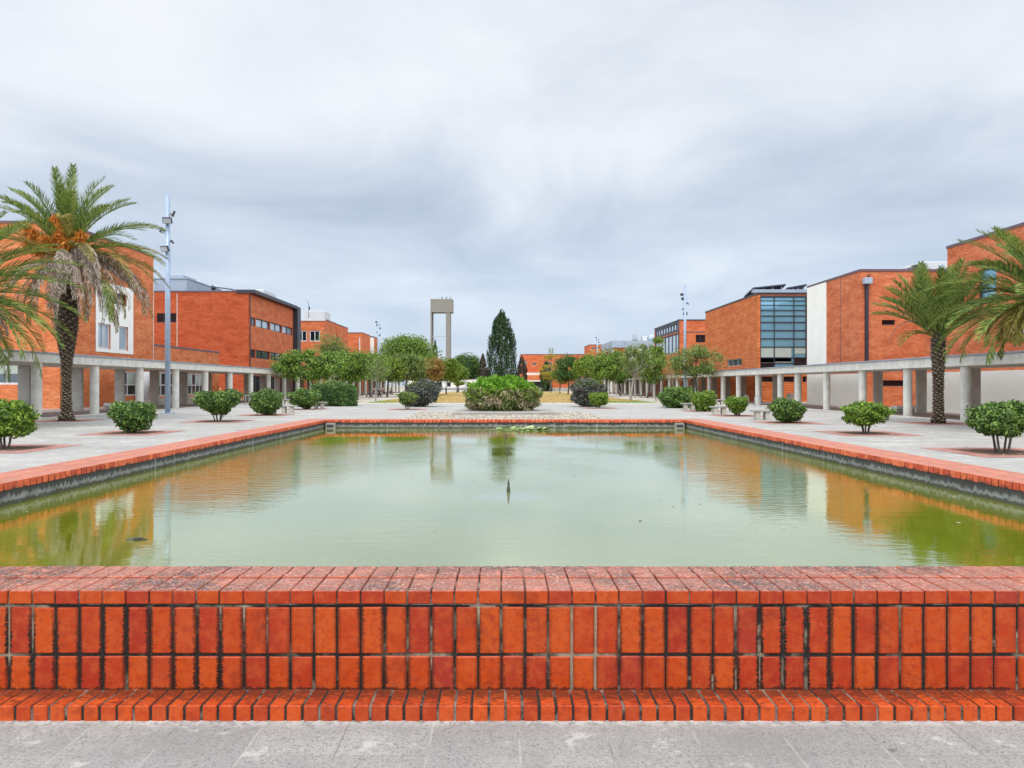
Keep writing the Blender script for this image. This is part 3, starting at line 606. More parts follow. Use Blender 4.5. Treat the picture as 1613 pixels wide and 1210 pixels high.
# --- B1: nearest left block
b1f = [(X(-25, 49.6), X(31, 49.6), Z(606, 49.6), Z(568, 49.6), 2, 1, 'white', 'glass', {'fw': 0.14, 'blinds': [(0, 1, 0.45, 1, 'blind')], 'cs': [0.6]})]
t1 = building('brick_building', 'tall salmon brick building at the left edge behind the palms', -62, -30, 49.6, 63.0, 12.66, 'brick_left', 'R', b1f,
         [(54.25, 56.0, 4.35, 6.25, 2, 1, 'white', 'glass_sky', {'fw': 0.12}), (57.2, 58.6, 4.35, 6.25, 1, 1, 'white', 'glass_sky', {'fw': 0.12}), (56.3, 58.4, 7.9, 8.8, 2, 1, 'dark_metal', 'glass_dark'),
          (57.4, 62.9, 0.75, 2.72, 4, 2, 'white', 'glass_dark', {'fw': 0.12, 'rs': [0.45], 'blinds': [(0.25, 0.5, 0.45, 1, 'blind'), (0.75, 1, 0.45, 1, 'blind')]})])
mb = MB(); facade(mb, 'y', -29.96, 1, 53.9, 59.4, 4.1, 9.4, [(54.25, 56.0, 4.35, 6.25), (57.2, 58.6, 4.35, 6.25), (56.3, 58.4, 7.9, 8.8)], 0.04); mb.build('render_panel', M['panel'], t1)
MB().tube([(-29.3, 59.8, 0.3), (-29.3, 59.8, 2.7)], 0.42, 20).build('round_pillar', M['white'], t1, True)
MB().box(-30.9, -28.6, 57.6, 63.0, 0.0, 0.35).build('entrance_plinth', M['concrete_dark'], t1)
# low wing
t = building('brick_wing', 'low orange brick wing with white framed glazing, joined to the tall left building', -44, -29.98, 63.03, 77.5, 5.05, 'brick_left', 'R', [],
         [(63.6, 74.6, 0.62, 2.78, 12, 2, 'white', 'glass_dark', {'fw': 0.13, 'rs': [0.46], 'blinds': [(i / 12, (i + 1) / 12, 0.50, 0.97, 'blind') for i in (0, 2, 4, 6, 7, 9, 10)]})], cap='cap')
MB().box(-29.97, -28.4, 63.3, 75.2, 0.0, 0.5).build('entrance_plinth', M['concrete_dark'], t)
for k in range(3): MB().box(-28.4 + k * 0.35, -28.05 + k * 0.35, 58.0, 68.5, 0.0, 0.36 - 0.12 * k).build('step', M['concrete_dark'], t)
# --- B2 dark framed block
Yb = 86.7
bands = [(88.6 + 0, 105.6, 8.75, 9.75), (88.6, 105.6, 4.9, 5.9)]
sw = []
for (q0, q1, pm) in ((8.75, 9.78, 'glass_sky'), (4.9, 5.92, 'glass')):
    for a, b in ((87.3, 88.9), (89.1, 94.4), (94.7, 99.6), (99.9, 104.6)): sw.append((a, b, q0, q1, 2, 1, 'dark_metal', pm, {'fw': 0.09}))
for a, b in ((87.6, 91.6), (93.4, 97.4), (99.0, 103.5)): sw.append((a, b, 0.25, 2.72, 5, 1, 'dark_metal', 'glass', {'fw': 0.08, 'name': 'glazed_door'}))
t2 = building('brick_building', 'deep red brick building with a black framed end and long strip windows, left side', -56, -30, Yb, 104.9, 12.72, 'brick_red', 'R',
         [(X(243, Yb) + 0.3, X(279, Yb) - 0.1, 9.06, 10.15, 3, 1, 'dark_metal', 'glass_dark')], sw)
MB().box(-56.2, -29.3, 104.93, 106.6, -0.02, 12.9).build('dark_end_frame', M['dark_metal'], t2)
MB().box(-31.5, -29.25, 86.55, 104.92, 12.55, 12.95).build('roof_overhang', M['dark_metal'], t2)
MB().box(X(279, Yb) - 0.03, X(279, Yb) + 0.03, Yb - 0.03, Yb - 0.002, 3.2, 12.5).build('downpipe', M['concrete'], t2)
mb = MB(); facade(mb, 'y', -29.965, 1, 86.72, 104.9, 3.15, 12.4, [(h[0] - 0.02, h[1] + 0.02, h[2], h[3]) for h in sw[:8]], 0.03); mb.build('lit_orange_skin', M['brick_mid'], t2)  # orange brick skin, lightened to paint in this side's brighter light
tr = root('rooftop_plant_room', 'large grey metal plant room on the deep red building', 'plant room', (-48, 96, 12.7))
MB().bbox(-60, -39.6, 91.9, 103.0, 12.4, 15.0, 0.04).build('casing', M['roof_metal'], tr); MB().bbox(X(262, 95), X(289, 95), 95, 99, 15.003, 15.95, 0.04).build('upper_box', M['roof_metal'], tr)
MB().box(-60.1, -39.5, 91.8, 103.1, 15.001, 15.10).build('lid', M['grey_metal'], tr)
tr = root('rooftop_duct', 'curved metal duct lying on the deep red roof', 'duct', (-35, 90, 12.7))
MB().tube([(X(334, 89), 89, 13.2), (X(336, 89), 89, 13.75), (X(343, 89), 89, 13.6), (X(360, 89), 90, 13.5), (X(372, 89), 91, 13.1)], 0.16, 8).build('pipe', M['grey_metal'], tr, True)
MB().tube([(X(334, 89), 89, 13.35), (X(338, 89), 89, 13.6)], [0.28, 0.36], 10).build('cowl', M['dark_metal'], tr, True)
tr = root('air_handling_unit', 'white rooftop unit with a blue panel beside the dark roof edge', 'air unit', (-31.9, 94, 12.7))
MB().bbox(X(391, 94), X(416, 94), 94, 99, 12.6, 13.95, 0.05).build('casing', M['white'], tr); MB().box(X(404, 94), X(415, 94), 93.94, 93.99, 12.9, 13.4).build('vent_panel', M['blue'], tr)
for u in (91.6, 97.2): MB().box(-29.964, -29.955, u - 0.03, u + 0.03, 3.2, 12.35).build('movement_joint', M['cap'], t2)
for u in (62.93,): MB().box(-29.998, -29.985, u - 0.04, u + 0.04, 3.2, 12.4).build('movement_joint', M['concrete'], t1)
MB().tube([(-29.90, 86.9, 3.2), (-29.90, 86.9, 12.4)], 0.05, 6).build('downpipe', M['dark_metal'], t2)
# --- B3, B4, B5 repeating blocks
def far_left(label, y0, y1, z1, x0=-60, wins=(), wm='brick_mid', sidew=()):
    return building('brick_building', label, x0, -30, y0, y1, z1, wm, 'R', wins, sidew, cap='cap')
Y3 = 124.1
wins = [(X(468, Y3), X(483.5, Y3), 7.35 + 1.7, 9.2 + 1.7, 2, 1, 'white', 'glass_dark', {'fw': 0.16}), (X(487.5, Y3), X(504, Y3), 9.05, 10.9, 2, 1, 'white', 'glass_dark', {'fw': 0.16})]
wins += [(X(469, Y3), X(482.5, Y3), 1.45, 3.2, 2, 1, 'white', 'blind_white', {'fw': 0.14}), (X(489, Y3), X(500, Y3), 1.45, 3.2, 1, 1, 'white', 'blind_white', {'fw': 0.14}), (X(468, Y3), X(504, Y3), 5.5, 6.6, 5, 1, 'white', 'glass_dark', {'fw': 0.12})]
t3 = far_left('red brick building with two white framed windows and a white roof box, left side', Y3, 132.6, 12.75, wins=wins)
MB().box(-60.1, -29.9, Y3 - 0.12, Y3 - 0.06, 12.55, 12.95).build('white_fascia', M['white'], t3)
tr = root('rooftop_hut', 'white rooftop box on the left red building', 'roof hut', (X(495, 127), 129, 12.75)); MB().bbox(X(479, 127), X(511, 127), 127, 131.4, 12.5, 14.55, 0.05).build('casing', M['white'], tr)
tr = root('weather_mast', 'thin mast with a small instrument on the white rooftop box', 'mast', (X(486, 125.5), 125.5, 12.7))
xm = X(486.3, 125.5); MB().tube([(xm, 125.5, 12.7), (xm, 125.5, 15.5), (xm - 0.25, 125.5, 16.1), (xm - 0.5, 125.5, 16.2)], [0.05, 0.04, 0.03, 0.03], 6).build('pole', M['dark_metal'], tr)
MB().bbox(xm - 0.02, xm + 0.22, 125.4, 125.6, 14.6, 15.1, 0.03).build('sensor', M['dark_metal'], tr)
far_left('narrow red brick block stepping back behind the white windows building', 133.4, 142.6, 12.7, x0=-52, wm='brick_mid')
tb = far_left('red brick block partly hidden by trees, third from the dark framed building', 157.5, 166.7, 12.9, wm='brick_mid')
far_left('farthest left red brick block, just left of the second lamp post', 170.2, 178, 12.95, x0=-48, wm='brick_mid')
tr = root('white_downpipe_mast', 'slim white pole in front of the red blocks, above the trees', 'pole', (X(566.5, 150), 150, 0)); MB().tube([(X(566.5, 150), 150, 0), (X(566.5, 150), 150, Z(532, 150))], 0.12, 8).build('pole', M['white'], tr)
building('white_stair_tower', 'narrow white stair tower between the far left red blocks', X(583.5, 168.5) - 4, X(587.2, 168.5), 168.3, 170.1, 12.7, 'panel', 'R')
# ground floor infill between blocks
for k, (a, b) in enumerate(((106.7, 124.0), (142.8, 157.3))):
    building('low_brick_wall', ('low orange wall behind the left gallery, beyond the dark framed building', 'low orange wall behind the left gallery, farther stretch')[k], -31.5, -30.0, a, b, 3.6, 'brick_left', 'R', [], [(a + 2 + 5 * i, a + 4.2 + 5 * i, 0.3, 2.6, 2, 1, 'dark_metal', 'glass_dark') for i in range(int((b - a - 3) / 5))])

# --- RIGHT
# R1 far right
r1w = [(X(1525, 1) and 39.1 + 0.0, 40.6, 6.1, 8.0, 1, 3, 'dark_metal', 'glass_teal', {'fw': 0.08}), (33.6, 34.5, 5.0, 6.4, 1, 1, 'white', 'glass_sky'), (36.5, 37.6, 4.2, 5.0, 2, 1, 'dark_metal', 'glass_sky')]
r1 = building('brick_building', 'tall orange brick building at the right edge with a white base wall', 26.5, 58, 12, 43.4, 9.75, 'brick_right', 'L', [], r1w)
building('brick_annex', 'short lower brick return at the end of the right edge building', 26.52, 42, 43.43, 45.5, 5.7, 'brick_right', 'L')
mb = MB(); mb.box(26.30, 26.49, 14, 45.48, 0.0, 2.38); mb.build('white_base_wall', M['panel'], r1)
# R2 speckled block
Y2r = 52.9
r2b = building('brick_building', 'speckled orange brick building with cream slab and black drainpipe, right side', 26.0, 46, Y2r, 62.0, 9.9, 'brick_right', 'L',
          [(X(1389, Y2r), X(1425, Y2r), Z(608.6, Y2r), Z(599, Y2r), 1, 1, 'dark_metal', 'glass_dark'), (X(1389, Y2r), X(1410, Y2r), Z(512, Y2r), Z(504, Y2r), 1, 1, 'dark_metal', 'glass_dark')], [])
MB().box(25.955, 25.998, 58.4, 62.02, 0, 9.86).build('cream_slab', M['panel'], r2b)
MB().box(25.93, 25.997, 53.0, 58.395, 0, 2.45).build('white_base_wall', M['panel'], r2b)
xd = X(1364, Y2r)
MB().box(xd - 0.1, xd + 0.1, Y2r - 0.2, Y2r - 0.005, 2.9, 8.9).build('drainpipe', M['dark_metal'], r2b)
MB().bbox(xd - 0.28, xd + 0.28, Y2r - 0.45, Y2r - 0.01, 8.9, 9.35, 0.03).build('rain_hopper', M['grey_metal'], r2b)
for yj in (56.0,): MB().box(25.985, 25.997, yj - 0.025, yj + 0.025, 3.1, 9.8).build('movement_joint', M['cap'], r2b)
tr = root('air_handling_unit', 'white rooftop air unit with a blue mark beside the right edge building', 'air unit', (38, 56, 9.9))
MB().bbox(X(1454, 56), X(1494, 56), 56, 60.5, 9.6, Z(412, 56), 0.04).build('casing', M['white'], tr); MB().box(X(1453.6, 56) - 0.03, X(1453.6, 56) - 0.005, 56.3, 60.2, 9.8, Z(414, 56)).build('louvre', M['louvre'], tr)
MB().add([(X(1481, 55.9), 55.97, Z(421, 56)), (X(1485, 55.9), 55.97, Z(417, 56)), (X(1486.5, 55.9), 55.97, Z(416.6, 56)), (X(1483.5, 55.9), 55.97, Z(420.5, 56))], [(0, 1, 2, 3)]).build('blue_mark', M['blue'], tr)
tr = root('air_handling_unit', 'lower white rooftop air unit, left of the one with a blue mark', 'air unit', (34, 57, 9.9))
MB().bbox(X(1427, 57.5), X(1453, 57.5) - 0.1, 57.5, 61, 9.6, Z(420, 57.5), 0.04).build('casing', M['white'], tr); MB().box(X(1427, 57.5) + 0.1, X(1437, 57.5), 57.44, 57.49, 9.9, Z(422, 57.5)).build('louvre', M['louvre'], tr)
# R3 glass block
Y3r = 70.5; gz0 = 3.0
rows_px = [466.2, 473.6, 480.7, 488.7, 497.5, 507.5, 520.4, 533.4, 546.6, 563.5, 571.8, 590.0]
zt, zb = Z(465.5, Y3r), Z(590, Y3r)
rs = [(Z(p_, Y3r) - zb) / (zt - zb) for p_ in rows_px[1:-1]]
gx0, gx1 = X(1197.5, Y3r), X(1271.5, Y3r)
fr = lambda px: (px - 1197.5) / 74.0
fz = lambda py: (Z(py, Y3r) - zb) / (zt - zb)
gl = (gx0, gx1, zb, zt, 3, 12, 'dark_metal', 'glass_teal', {'fw': 0.10, 'cs': [fr(1220.5), fr(1251.5)], 'rs': rs, 'name': 'curtain_wall', 'blinds': [
    (0, fr(1220), fz(571), fz(547.5), 'blind'), (fr(1221), fr(1248), fz(571), fz(547.5), 'blind'), (fr(1252), 1, fz(557), fz(547.5), 'blind'), (0, fr(1220), fz(572), fz(564), 'blind'), (fr(1221), fr(1248), fz(570), fz(564), 'blind'),
    (fr(1252), 1, fz(590), fz(564), 'glass_dark'), (0, fr(1220), fz(590), fz(572.3), 'glass_dark')]})
low = [(X(a, Y3r), X(b, Y3r), Z(602, Y3r), Z(593, Y3r), 1, 1, 'dark_metal', 'glass_dark') for a, b in ((1199, 1218), (1234, 1251), (1264, 1271))]
r3 = building('brick_building', 'ribbed orange brick building with a tall blue glass wall and solar panels', 24.75, 44, Y3r, 88.6, 10.42, 'brick_ribbed', 'L', [gl] + low,
         [(75.2, 80.1, Z(576.5, 77.5), Z(566, 77.5), 3, 1, 'grey_metal', 'glass', {'fw': 0.06}), (84.5, 87.0, 0.2, 2.5, 1, 1, 'grey_metal', 'glass', {'name': 'glazed_door'})], cap='dark_metal')
MB().box(gx0 - 0.7, 44.1, Y3r - 0.12, Y3r + 0.4, 10.545, 10.85).build('steel_fascia', M['roof_metal'], r3)
for nm, (a, b, py) in enumerate(((1186, 1238, 451.5), (1240, 1271, 453))):
    tr = root('solar_panel_array', ('larger raised solar panel array, left one on the glass fronted building', 'smaller raised solar panel array, right one by the cream slab')[nm], 'solar panels', (X((a + b) / 2, 74), 74, 10.5))
    x0, x1 = X(a, 72), X(b, 72); s_ = MB()
    s_.add([(x0, 72, 11.25), (x1, 72, 11.6), (x1 + 0.1, 75, 10.95), (x0 + 0.1, 75, 10.75), (x0, 72, 11.13), (x1, 72, 11.48), (x1 + 0.1, 75, 10.83), (x0 + 0.1, 75, 10.63)], [(0, 1, 2, 3), (4, 7, 6, 5), (0, 4, 5, 1), (1, 5, 6, 2), (2, 6, 7, 3), (3, 7, 4, 0)]); s_.build('panel', M['solar'], tr)
    for f in (0.1, 0.36, 0.63, 0.9):
        xx = x0 + (x1 - x0) * f; MB().box(xx - 0.05, xx + 0.05, 72.3, 72.4, 10.4, 11.05 + 0.35 * f).build('strut', M['grey_metal'], tr)
# R4 dark glazed corner
Y4 = 102.7
r4s = [(Y4 + 0.3, 119.0, 6.2, 9.0, 7, 1, 'dark_metal', 'glass_sky', {'fw': 0.16}), (Y4 + 0.3, 119.0, 9.15, 10.75, 9, 1, 'dark_metal', 'glass_sky', {'fw': 0.42})]
r4 = building('brick_building', 'red brick building with a black framed glazed upper corner, right side', 25.0, 42, Y4, 119.3, 10.75, 'brick_mid', 'L',
         [(X(1096, Y4), X(1111, Y4), Z(539.5, Y4), Z(527.5, Y4), 2, 1, 'dark_metal', 'glass_dark'), (X(1101, Y4), X(1111, Y4), Z(617.5, Y4), Z(609, Y4), 1, 1, 'dark_metal', 'glass_dark')], r4s, cap='dark_metal')
MB().box(24.9, 24.99, Y4 - 0.08, Y4 + 0.28, 5.2, 10.9).build('corner_post', M['dark_metal'], r4)
MB().box(24.985, 25.6, 88.7, 102.6, -0.02, 2.4).build('low_side_wall', M['brick_mid'], r4)
MB().box(X(1070, Y4) + 0.5, 41.9, Y4 - 0.04, Y4 - 0.003, Z(527, Y4) + 0.3, Z(527, Y4) + 0.42).build('ledge', M['cap'], r4)
# gap wall R4-R5
building('low_brick_wall', 'long low wall with white shutters behind the right gallery and trees', 25.02, 26.6, 119.4, 161.8, 4.2, 'brick_mid', 'L', [], [(121 + 5 * i, 124.2 + 5 * i, 0.4, 2.9, 2, 1, 'white', 'blind_white' if i % 2 == 0 else 'glass_dark') for i in range(8)])
# R5 grey fascia
r5 = building('white_building', 'white building with grey fascia and one brick bay, right background', 25.0, 50, 162, 178.6, 11.2, 'panel', 'L', [(X(1012, 162), X(1020, 162), 7.2, 9.9, 2, 1, 'dark_metal', 'glass_dark')], [(165, 176, 8.0, 9.6, 4, 1, 'dark_metal', 'glass_dark')])
MB().box(24.4, 44, 161.3, 179, 9.95, 11.45).build('grey_fascia', M['roof_metal'], r5)
MB().box(24.96, X(984, 162), 161.85, 161.99, 4, 9.94).build('brick_bay', M['brick_mid'], r5)
tr = root('rooftop_tanks', 'pale domed tank and housing on the white building roof', 'roof tank', (X(1024, 165), 165, 11.3))
MB().bbox(X(1012, 165), X(1020, 165), 165, 167, 11.3, 12.7, 0.05).build('housing', M['white'], tr)
cxd = X(1027, 165); MB().tube([(cxd, 165.5, 11.3), (cxd, 165.5, 12.3), (cxd, 165.5, 12.9), (cxd, 165.5, 13.3)], [1.0, 1.0, 0.75, 0.2], 14).build('dome', M['grey_metal'], tr, True)
for i, (px, py) in enumerate(((997, 528), (1000, 526.5), (1003, 528), (1010.5, 528.5))):
    x = X(px, 163); tr = root('antenna', ('leftmost thin antenna rod on the white building roof', 'tallest thin antenna rod, second on the white roof', 'third thin antenna rod on the white building roof', 'rightmost antenna rod, beside the white rooftop housing')[i], 'antenna', (x, 163, 11.3), 'antenna rods on the white roof'); MB().tube([(x, 163, 11.2), (x, 163, Z(py, 163))], [0.06, 0.03], 5).build('rod', M['dark_metal'], tr); MB().box(x - 0.25, x + 0.25, 162.97, 163.03, Z(py, 163) - 1.2, Z(py, 163) - 1.1).build('crossarm', M['dark_metal'], tr)
# R6 small block & back building
building('brick_building', 'small red upper block with a strip window behind the third lamp post', X(928, 188), X(965, 188), 188, 199, Z(543.5, 188), 'brick_mid', 'L', [(X(931.5, 188), X(939.5, 188), Z(550.5, 188), Z(547, 188), 3, 1, 'white', 'glass_dark')], [])
YB = 202
bw = [(X(a, YB), X(b, YB), Z(c_, YB), Z(d_, YB), 2, 1, 'white', 'glass_dark') for a, b, c_, d_ in ((827, 830, 575.5, 568), (838.5, 845, 575.5, 571.5), (864, 870, 575, 571.5), (882, 888, 575, 571.5), (906, 912, 575, 571.5))]
bb = building('brick_building', 'long flat roofed red building closing the view behind the lawn', X(820.5, YB), X(965, YB), YB, 216, Z(558.5, YB), 'brick_mid', 'L', bw + [(X(829, YB), X(852, YB), Z(591, YB), Z(586, YB), 6, 1, 'white', 'panel')], [])
MB().box(X(811, YB), X(855, YB), YB - 3.2, YB - 0.02, Z(599, YB), Z(591.4, YB)).build('balcony', M['brick_left'], bb)
MB().box(X(828, YB), X(856, YB), YB - 3.3, YB - 0.03, Z(601.3, YB), Z(599.1, YB)).build('canopy', M['concrete'], bb)
MB().box(X(840, YB), X(869, YB), YB - 0.2, YB - 0.015, 0, Z(602, YB)).build('dark_base', M['dark_metal'], bb)  # flat dark panel at the base of the wall
tr = root('low_stone_wall', 'low grey stone wall in front of the far red building', 'wall', (X(864, 192), 192, 0)); MB().bbox(X(850, 192), X(905, 192), 192, 192.5, -0.02, Z(611, 192), 0.03).build('wall', M['concrete_dark'], tr)
# left background: canopy, white wall
tr = root('bus_shelter', 'long flat pale canopy on thin posts behind the round bush', 'shelter', (X(752, 190), 190, 0))
MB().bbox(X(730.5, 190), X(800, 190), 190, 194, Z(600.8, 190), Z(598.3, 190), 0.04).build('canopy', M['concrete'], tr)
for px in (733, 745, 760, 778, 797): MB().tube([(X(px, 190.5), 190.5, 0), (X(px, 190.5), 190.5, Z(600.9, 190))], 0.1, 6).build('post', M['grey_metal'], tr)
tr = root('white_boundary_wall', 'low white boundary wall with openings at the end of the lawn, left part', 'wall', (X(710, 196), 196, 0))
MB().bbox(X(640, 196), X(775, 196), 196, 196.4, -0.02, 1.25, 0.03).build('wall', M['white'], tr); MB().box(X(640, 196), X(775, 196), 195.93, 195.99, 0.5, 0.75).build('opening_band', M['louvre'], tr)
building('white_house', 'low white building with dark openings behind the boundary wall', X(640, 208), X(770, 208), 208, 215, 3.1, 'panel', 'L', [(X(a, 208), X(a + 6, 208), 0.8, 2.5, 2, 1, 'dark_metal', 'glass_dark') for a in (675, 690, 704, 718, 735, 750)], [])
tr = root('globe_lamp', 'small white globe lamp above the pale canopy', 'lamp', (X(734, 188), 188, 0)); xg = X(734.3, 188)
MB().tube([(xg, 188, 0), (xg, 188, Z(596, 188))], 0.06, 6).build('pole', M['grey_metal'], tr); MB().tube([(xg, 188, Z(596, 188) + 0.35 * (1 - math.cos(a))) for a in (0.3, 0.9, 1.57, 2.2, 2.9)], [0.35 * math.sin(a) for a in (0.3, 0.9, 1.57, 2.2, 2.9)], 10).build('globe', M['white'], tr, True)
# tower
TY = 230; xt0, xt1 = X(678, TY), X(712.5, TY)
tr = root('water_tower', 'tall concrete water tower, boxy tank on a thin and a thick leg', 'water tower', ((xt0 + xt1) / 2, TY, 0))
MB().bbox(xt0, xt1, TY, TY + 6, Z(490.5, TY), Z(472, TY), 0.06).build('tank', M['tower'], tr)
MB().box(xt0 - 0.08, xt1 + 0.08, TY - 0.08, TY + 6.08, Z(472, TY) + 0.003, Z(471, TY)).build('lid', M['concrete_dark'], tr); MB().box(xt0 - 0.05, xt1 + 0.12, TY - 0.06, TY + 6.0, Z(491.3, TY), Z(490.6, TY)).build('rim', M['concrete_dark'], tr)
MB().box(xt0, X(680.2, TY), TY + 0.1, TY + 5.8, 0, Z(491.4, TY)).build('leg', M['tower'], tr)
MB().box(X(702.2, TY), X(708.8, TY), TY + 0.1, TY + 5.8, 0, Z(491.4, TY)).build('leg', M['tower'], tr)
MB().box(X(680.2, TY), X(702.2, TY), TY + 0.2, TY + 0.5, Z(530.3, TY), Z(529.5, TY)).build('tie_bar', M['concrete_dark'], tr)
mb = MB(); z_ = Z(471, TY)
for f in (0.1, 0.3, 0.5, 0.7, 0.9): mb.box(xt0 + 7 * f - 0.04, xt0 + 7 * f + 0.04, TY + 0.1, TY + 0.18, z_, z_ + 0.5)
mb.box(xt0 + 0.7, xt0 + 6.3, TY + 0.1, TY + 0.18, z_ + 0.5, z_ + 0.58); mb.build('railing', M['grey_metal'], tr)
for px in (696, 703, 709): MB().box(X(px, TY) - 0.12, X(px, TY) + 0.12, TY + 1, TY + 1.3, z_, z_ + 0.85).build('antenna', M['dark_metal'], tr)

# ================================================================== GALLERIES
gl_ = root('covered_gallery', 'left concrete gallery with round columns and a long flat roof', 'gallery', (-24.7, 90, 0))
LXc = -22.56; ys = [30.4 + 5.03 * k for k in range(27)]
for y in ys: MB().tube([(LXc, y, 0), (LXc, y, 2.70)], 0.232, 20, False).build('column', M['concrete'], gl_, True)
for k in range(26):
    y = 35.6 + 5.08 * k; MB().bbox(-26.9, -26.25, y - 0.1, y + 0.1, 0, 2.70, 0.01).build('pillar', M['concrete_dark'], gl_)
y = 24.0; ny = 0
while y < 166: MB().bbox(-27.25, -22.2, y, y + 14.98, 2.70, 3.14, 0.015).build('roof_slab', M['concrete'], gl_); y += 15
MB().box(-27.3, -22.1, 24, 168.9, 3.142, 3.21).build('roof_sheet', M['roof_metal'], gl_)
gr_ = root('covered_gallery', 'right concrete gallery with round columns and a long flat roof', 'gallery', (22.5, 90, 0))
ys = [28.3, 33, 37.7, 42.4, 47.1, 51.7, 54.9, 59.7, 64.6, 69.1, 73.6, 78.4, 82.6, 86.9, 91.1, 95.5, 100.2] + [104.9 + 4.7 * k for k in range(12)]
for y in ys: MB().tube([(20.98, y, 0), (20.98, y, 2.46)], 0.215, 20, False).build('column', M['concrete'], gr_, True)
for y in [27.7, 32.4, 37.1, 41.8, 46.6, 59.2, 63.9, 68.2, 72.6, 77.5, 82.2, 87] + [91.7 + 4.7 * k for k in range(14)]: MB().bbox(23.75, 24.3, y - 0.1, y + 0.1, 0, 2.46, 0.01).build('pillar', M['concrete_dark'], gr_)
y = 20.0
while y < 155: MB().bbox(20.6, 24.4, y, y + 13.98, 2.46, 2.90, 0.015).build('roof_slab', M['concrete'], gr_); y += 14
MB().box(20.5, 24.45, 20, 159.9, 2.902, 2.97).build('roof_sheet', M['roof_metal'], gr_)

# ================================================================== STREET FURNITURE
def make_lamp():
    t = root('lamp_post', '', 'lamp post', (0, 0, 0), 'tall blue grey floodlight posts')
    MB().tube([(0, 0, 0.05), (0, 0, 12.2)], [0.15, 0.13], 10).build('pole', M['pole'], t, True)
    mb = MB(); mb.bbox(-0.3, 0.3, -0.3, 0.3, 0, 0.05, 0.01)
    for a in (-0.22, 0.22):
        for b in (-0.22, 0.22): mb.tube([(a, b, 0.05), (a, b, 0.12)], 0.03, 6)
    mb.build('base_plate', M['grey_metal'], t)
    for (dx, dy, z, yaw, tilt, s) in ((0.33, 0.0, 11.2, -60, -20, 0.8), (0.10, -0.26, 10.78, 8, 35, 1.0), (-0.30, 0.0, 10.25, 80, 35, 0.7), (0.24, 0.05, 9.65, -80, 35, 0.55), (-0.04, -0.26, 9.2, -12, 30, 0.95)):
        cy, sy_, ct, st_ = math.cos(R(yaw)), math.sin(R(yaw)), math.cos(R(tilt)), math.sin(R(tilt))
        def T(p):
            x, y_, z_ = p[0] * s, p[1] * s, p[2] * s
            y2, z2 = y_ * ct - z_ * st_, y_ * st_ + z_ * ct
            return (x * cy - y2 * sy_ + dx, x * sy_ + y2 * cy + dy, z2 + z)
        s *= 0.88; h = MB(); h.bbox(-0.28, 0.28, -0.10, 0.08, -0.19, 0.19, 0.02); h.v = [T(p) for p in h.v]
        h.tube([(0, 0, z), T((0, 0.06, 0))], 0.035, 6)
        hd = h.build('floodlight', M['dark_metal'], t)
        l = MB(); l.box(-0.24, 0.24, -0.115, -0.101, -0.15, 0.15); l.v = [T(p) for p in l.v]; l.build('lens', M['lamp_glass'], hd)
    return t
lamp0 = make_lamp()
for i, (x, y, rz, lab) in enumerate(((-18.7, 40.9, 0, 'nearest and tallest looking lamp post, beside the left palm'), (19.4, 77.2, 170, 'lamp post standing before the black framed corner on the right'),
        (-18.7, 110.8, 180, 'lamp post rising from the left trees, left of the water tower'), (19.3, 146.9, 150, 'lamp post in front of the white fascia building on the right'),
        (-18.6, 173, 200, 'farthest left lamp post, its top just left of the water tower'), (19.5, 214, 160, 'farthest right lamp post, tip above the long flat red building'))):
    o = lamp0 if i == 0 else copy_tree(lamp0); o.location = (x, y, 0); o.rotation_euler.z = R(rz); o['label'] = lab
def make_bench(w_=1.0, d=0.48):
    t = root('stone_bench', '', 'bench', (0, 0, 0), 'stone benches of the plaza')
    MB().bbox(-w_ / 2, w_ / 2, -d / 2, d / 2, 0.37, 0.45, 0.012).build('seat', M['bench_top'], t)
    for s in (-1, 1): MB().bbox(s * w_ * 0.22 - 0.10, s * w_ * 0.22 + 0.10, -d * 0.4, d * 0.4, 0, 0.37, 0.01).build('leg', M['bench'], t)
    return t
bench0 = make_bench(); bench_wide = make_bench(1.7)
sp_b = [(0, X(1200, 34), 34, 'stone bench between the third and fourth right bushes, nearest on the right'), (0, X(1133, 40.2), 40.2, 'stone bench between the fourth and fifth bushes of the right row'), (0, X(1085, 47.2), 47.2, 'stone bench beside the large dark bush on the right'),
     (0, X(1132.5, 60), 60, 'stone bench farther back, standing by the right gallery columns'), (0, X(453.5, 41.8), 41.8, 'nearest left stone bench, between the fourth and fifth left bushes'), (0, X(503, 50), 50, 'pale stone bench in front of the clipped left hedge'),
     (0, X(451, 61), 61, 'stone bench behind the nearest left bench, close to the gallery'), (1, X(582, 97), 97, 'wide stone bench under the left trees by the seated people'), (0, X(616, 131), 131, 'far left stone bench with a pale shirted person'),
     (1, X(1005, 96), 96, 'wide stone bench under the right trees'), (0, X(1037, 74), 74, 'small stone bench left of the large right bush'), (0, X(598, 97), 97, 'stone bench under the left trees with a dark clothed person'), (0, X(983, 110), 110, 'farthest stone bench among the right trees'),
     (0, X(589, 105), 105, 'stone bench behind the bare young tree'), (0, X(604, 118), 118, 'stone bench by the left gallery with a dark clothed person')]
used = set()
for k, x, y, lab in sp_b:
    src = bench_wide if k else bench0
    if k not in used: o = src; used.add(k)
    else: o = copy_tree(src)
    o.location = (x, y, 0.0); o['label'] = lab
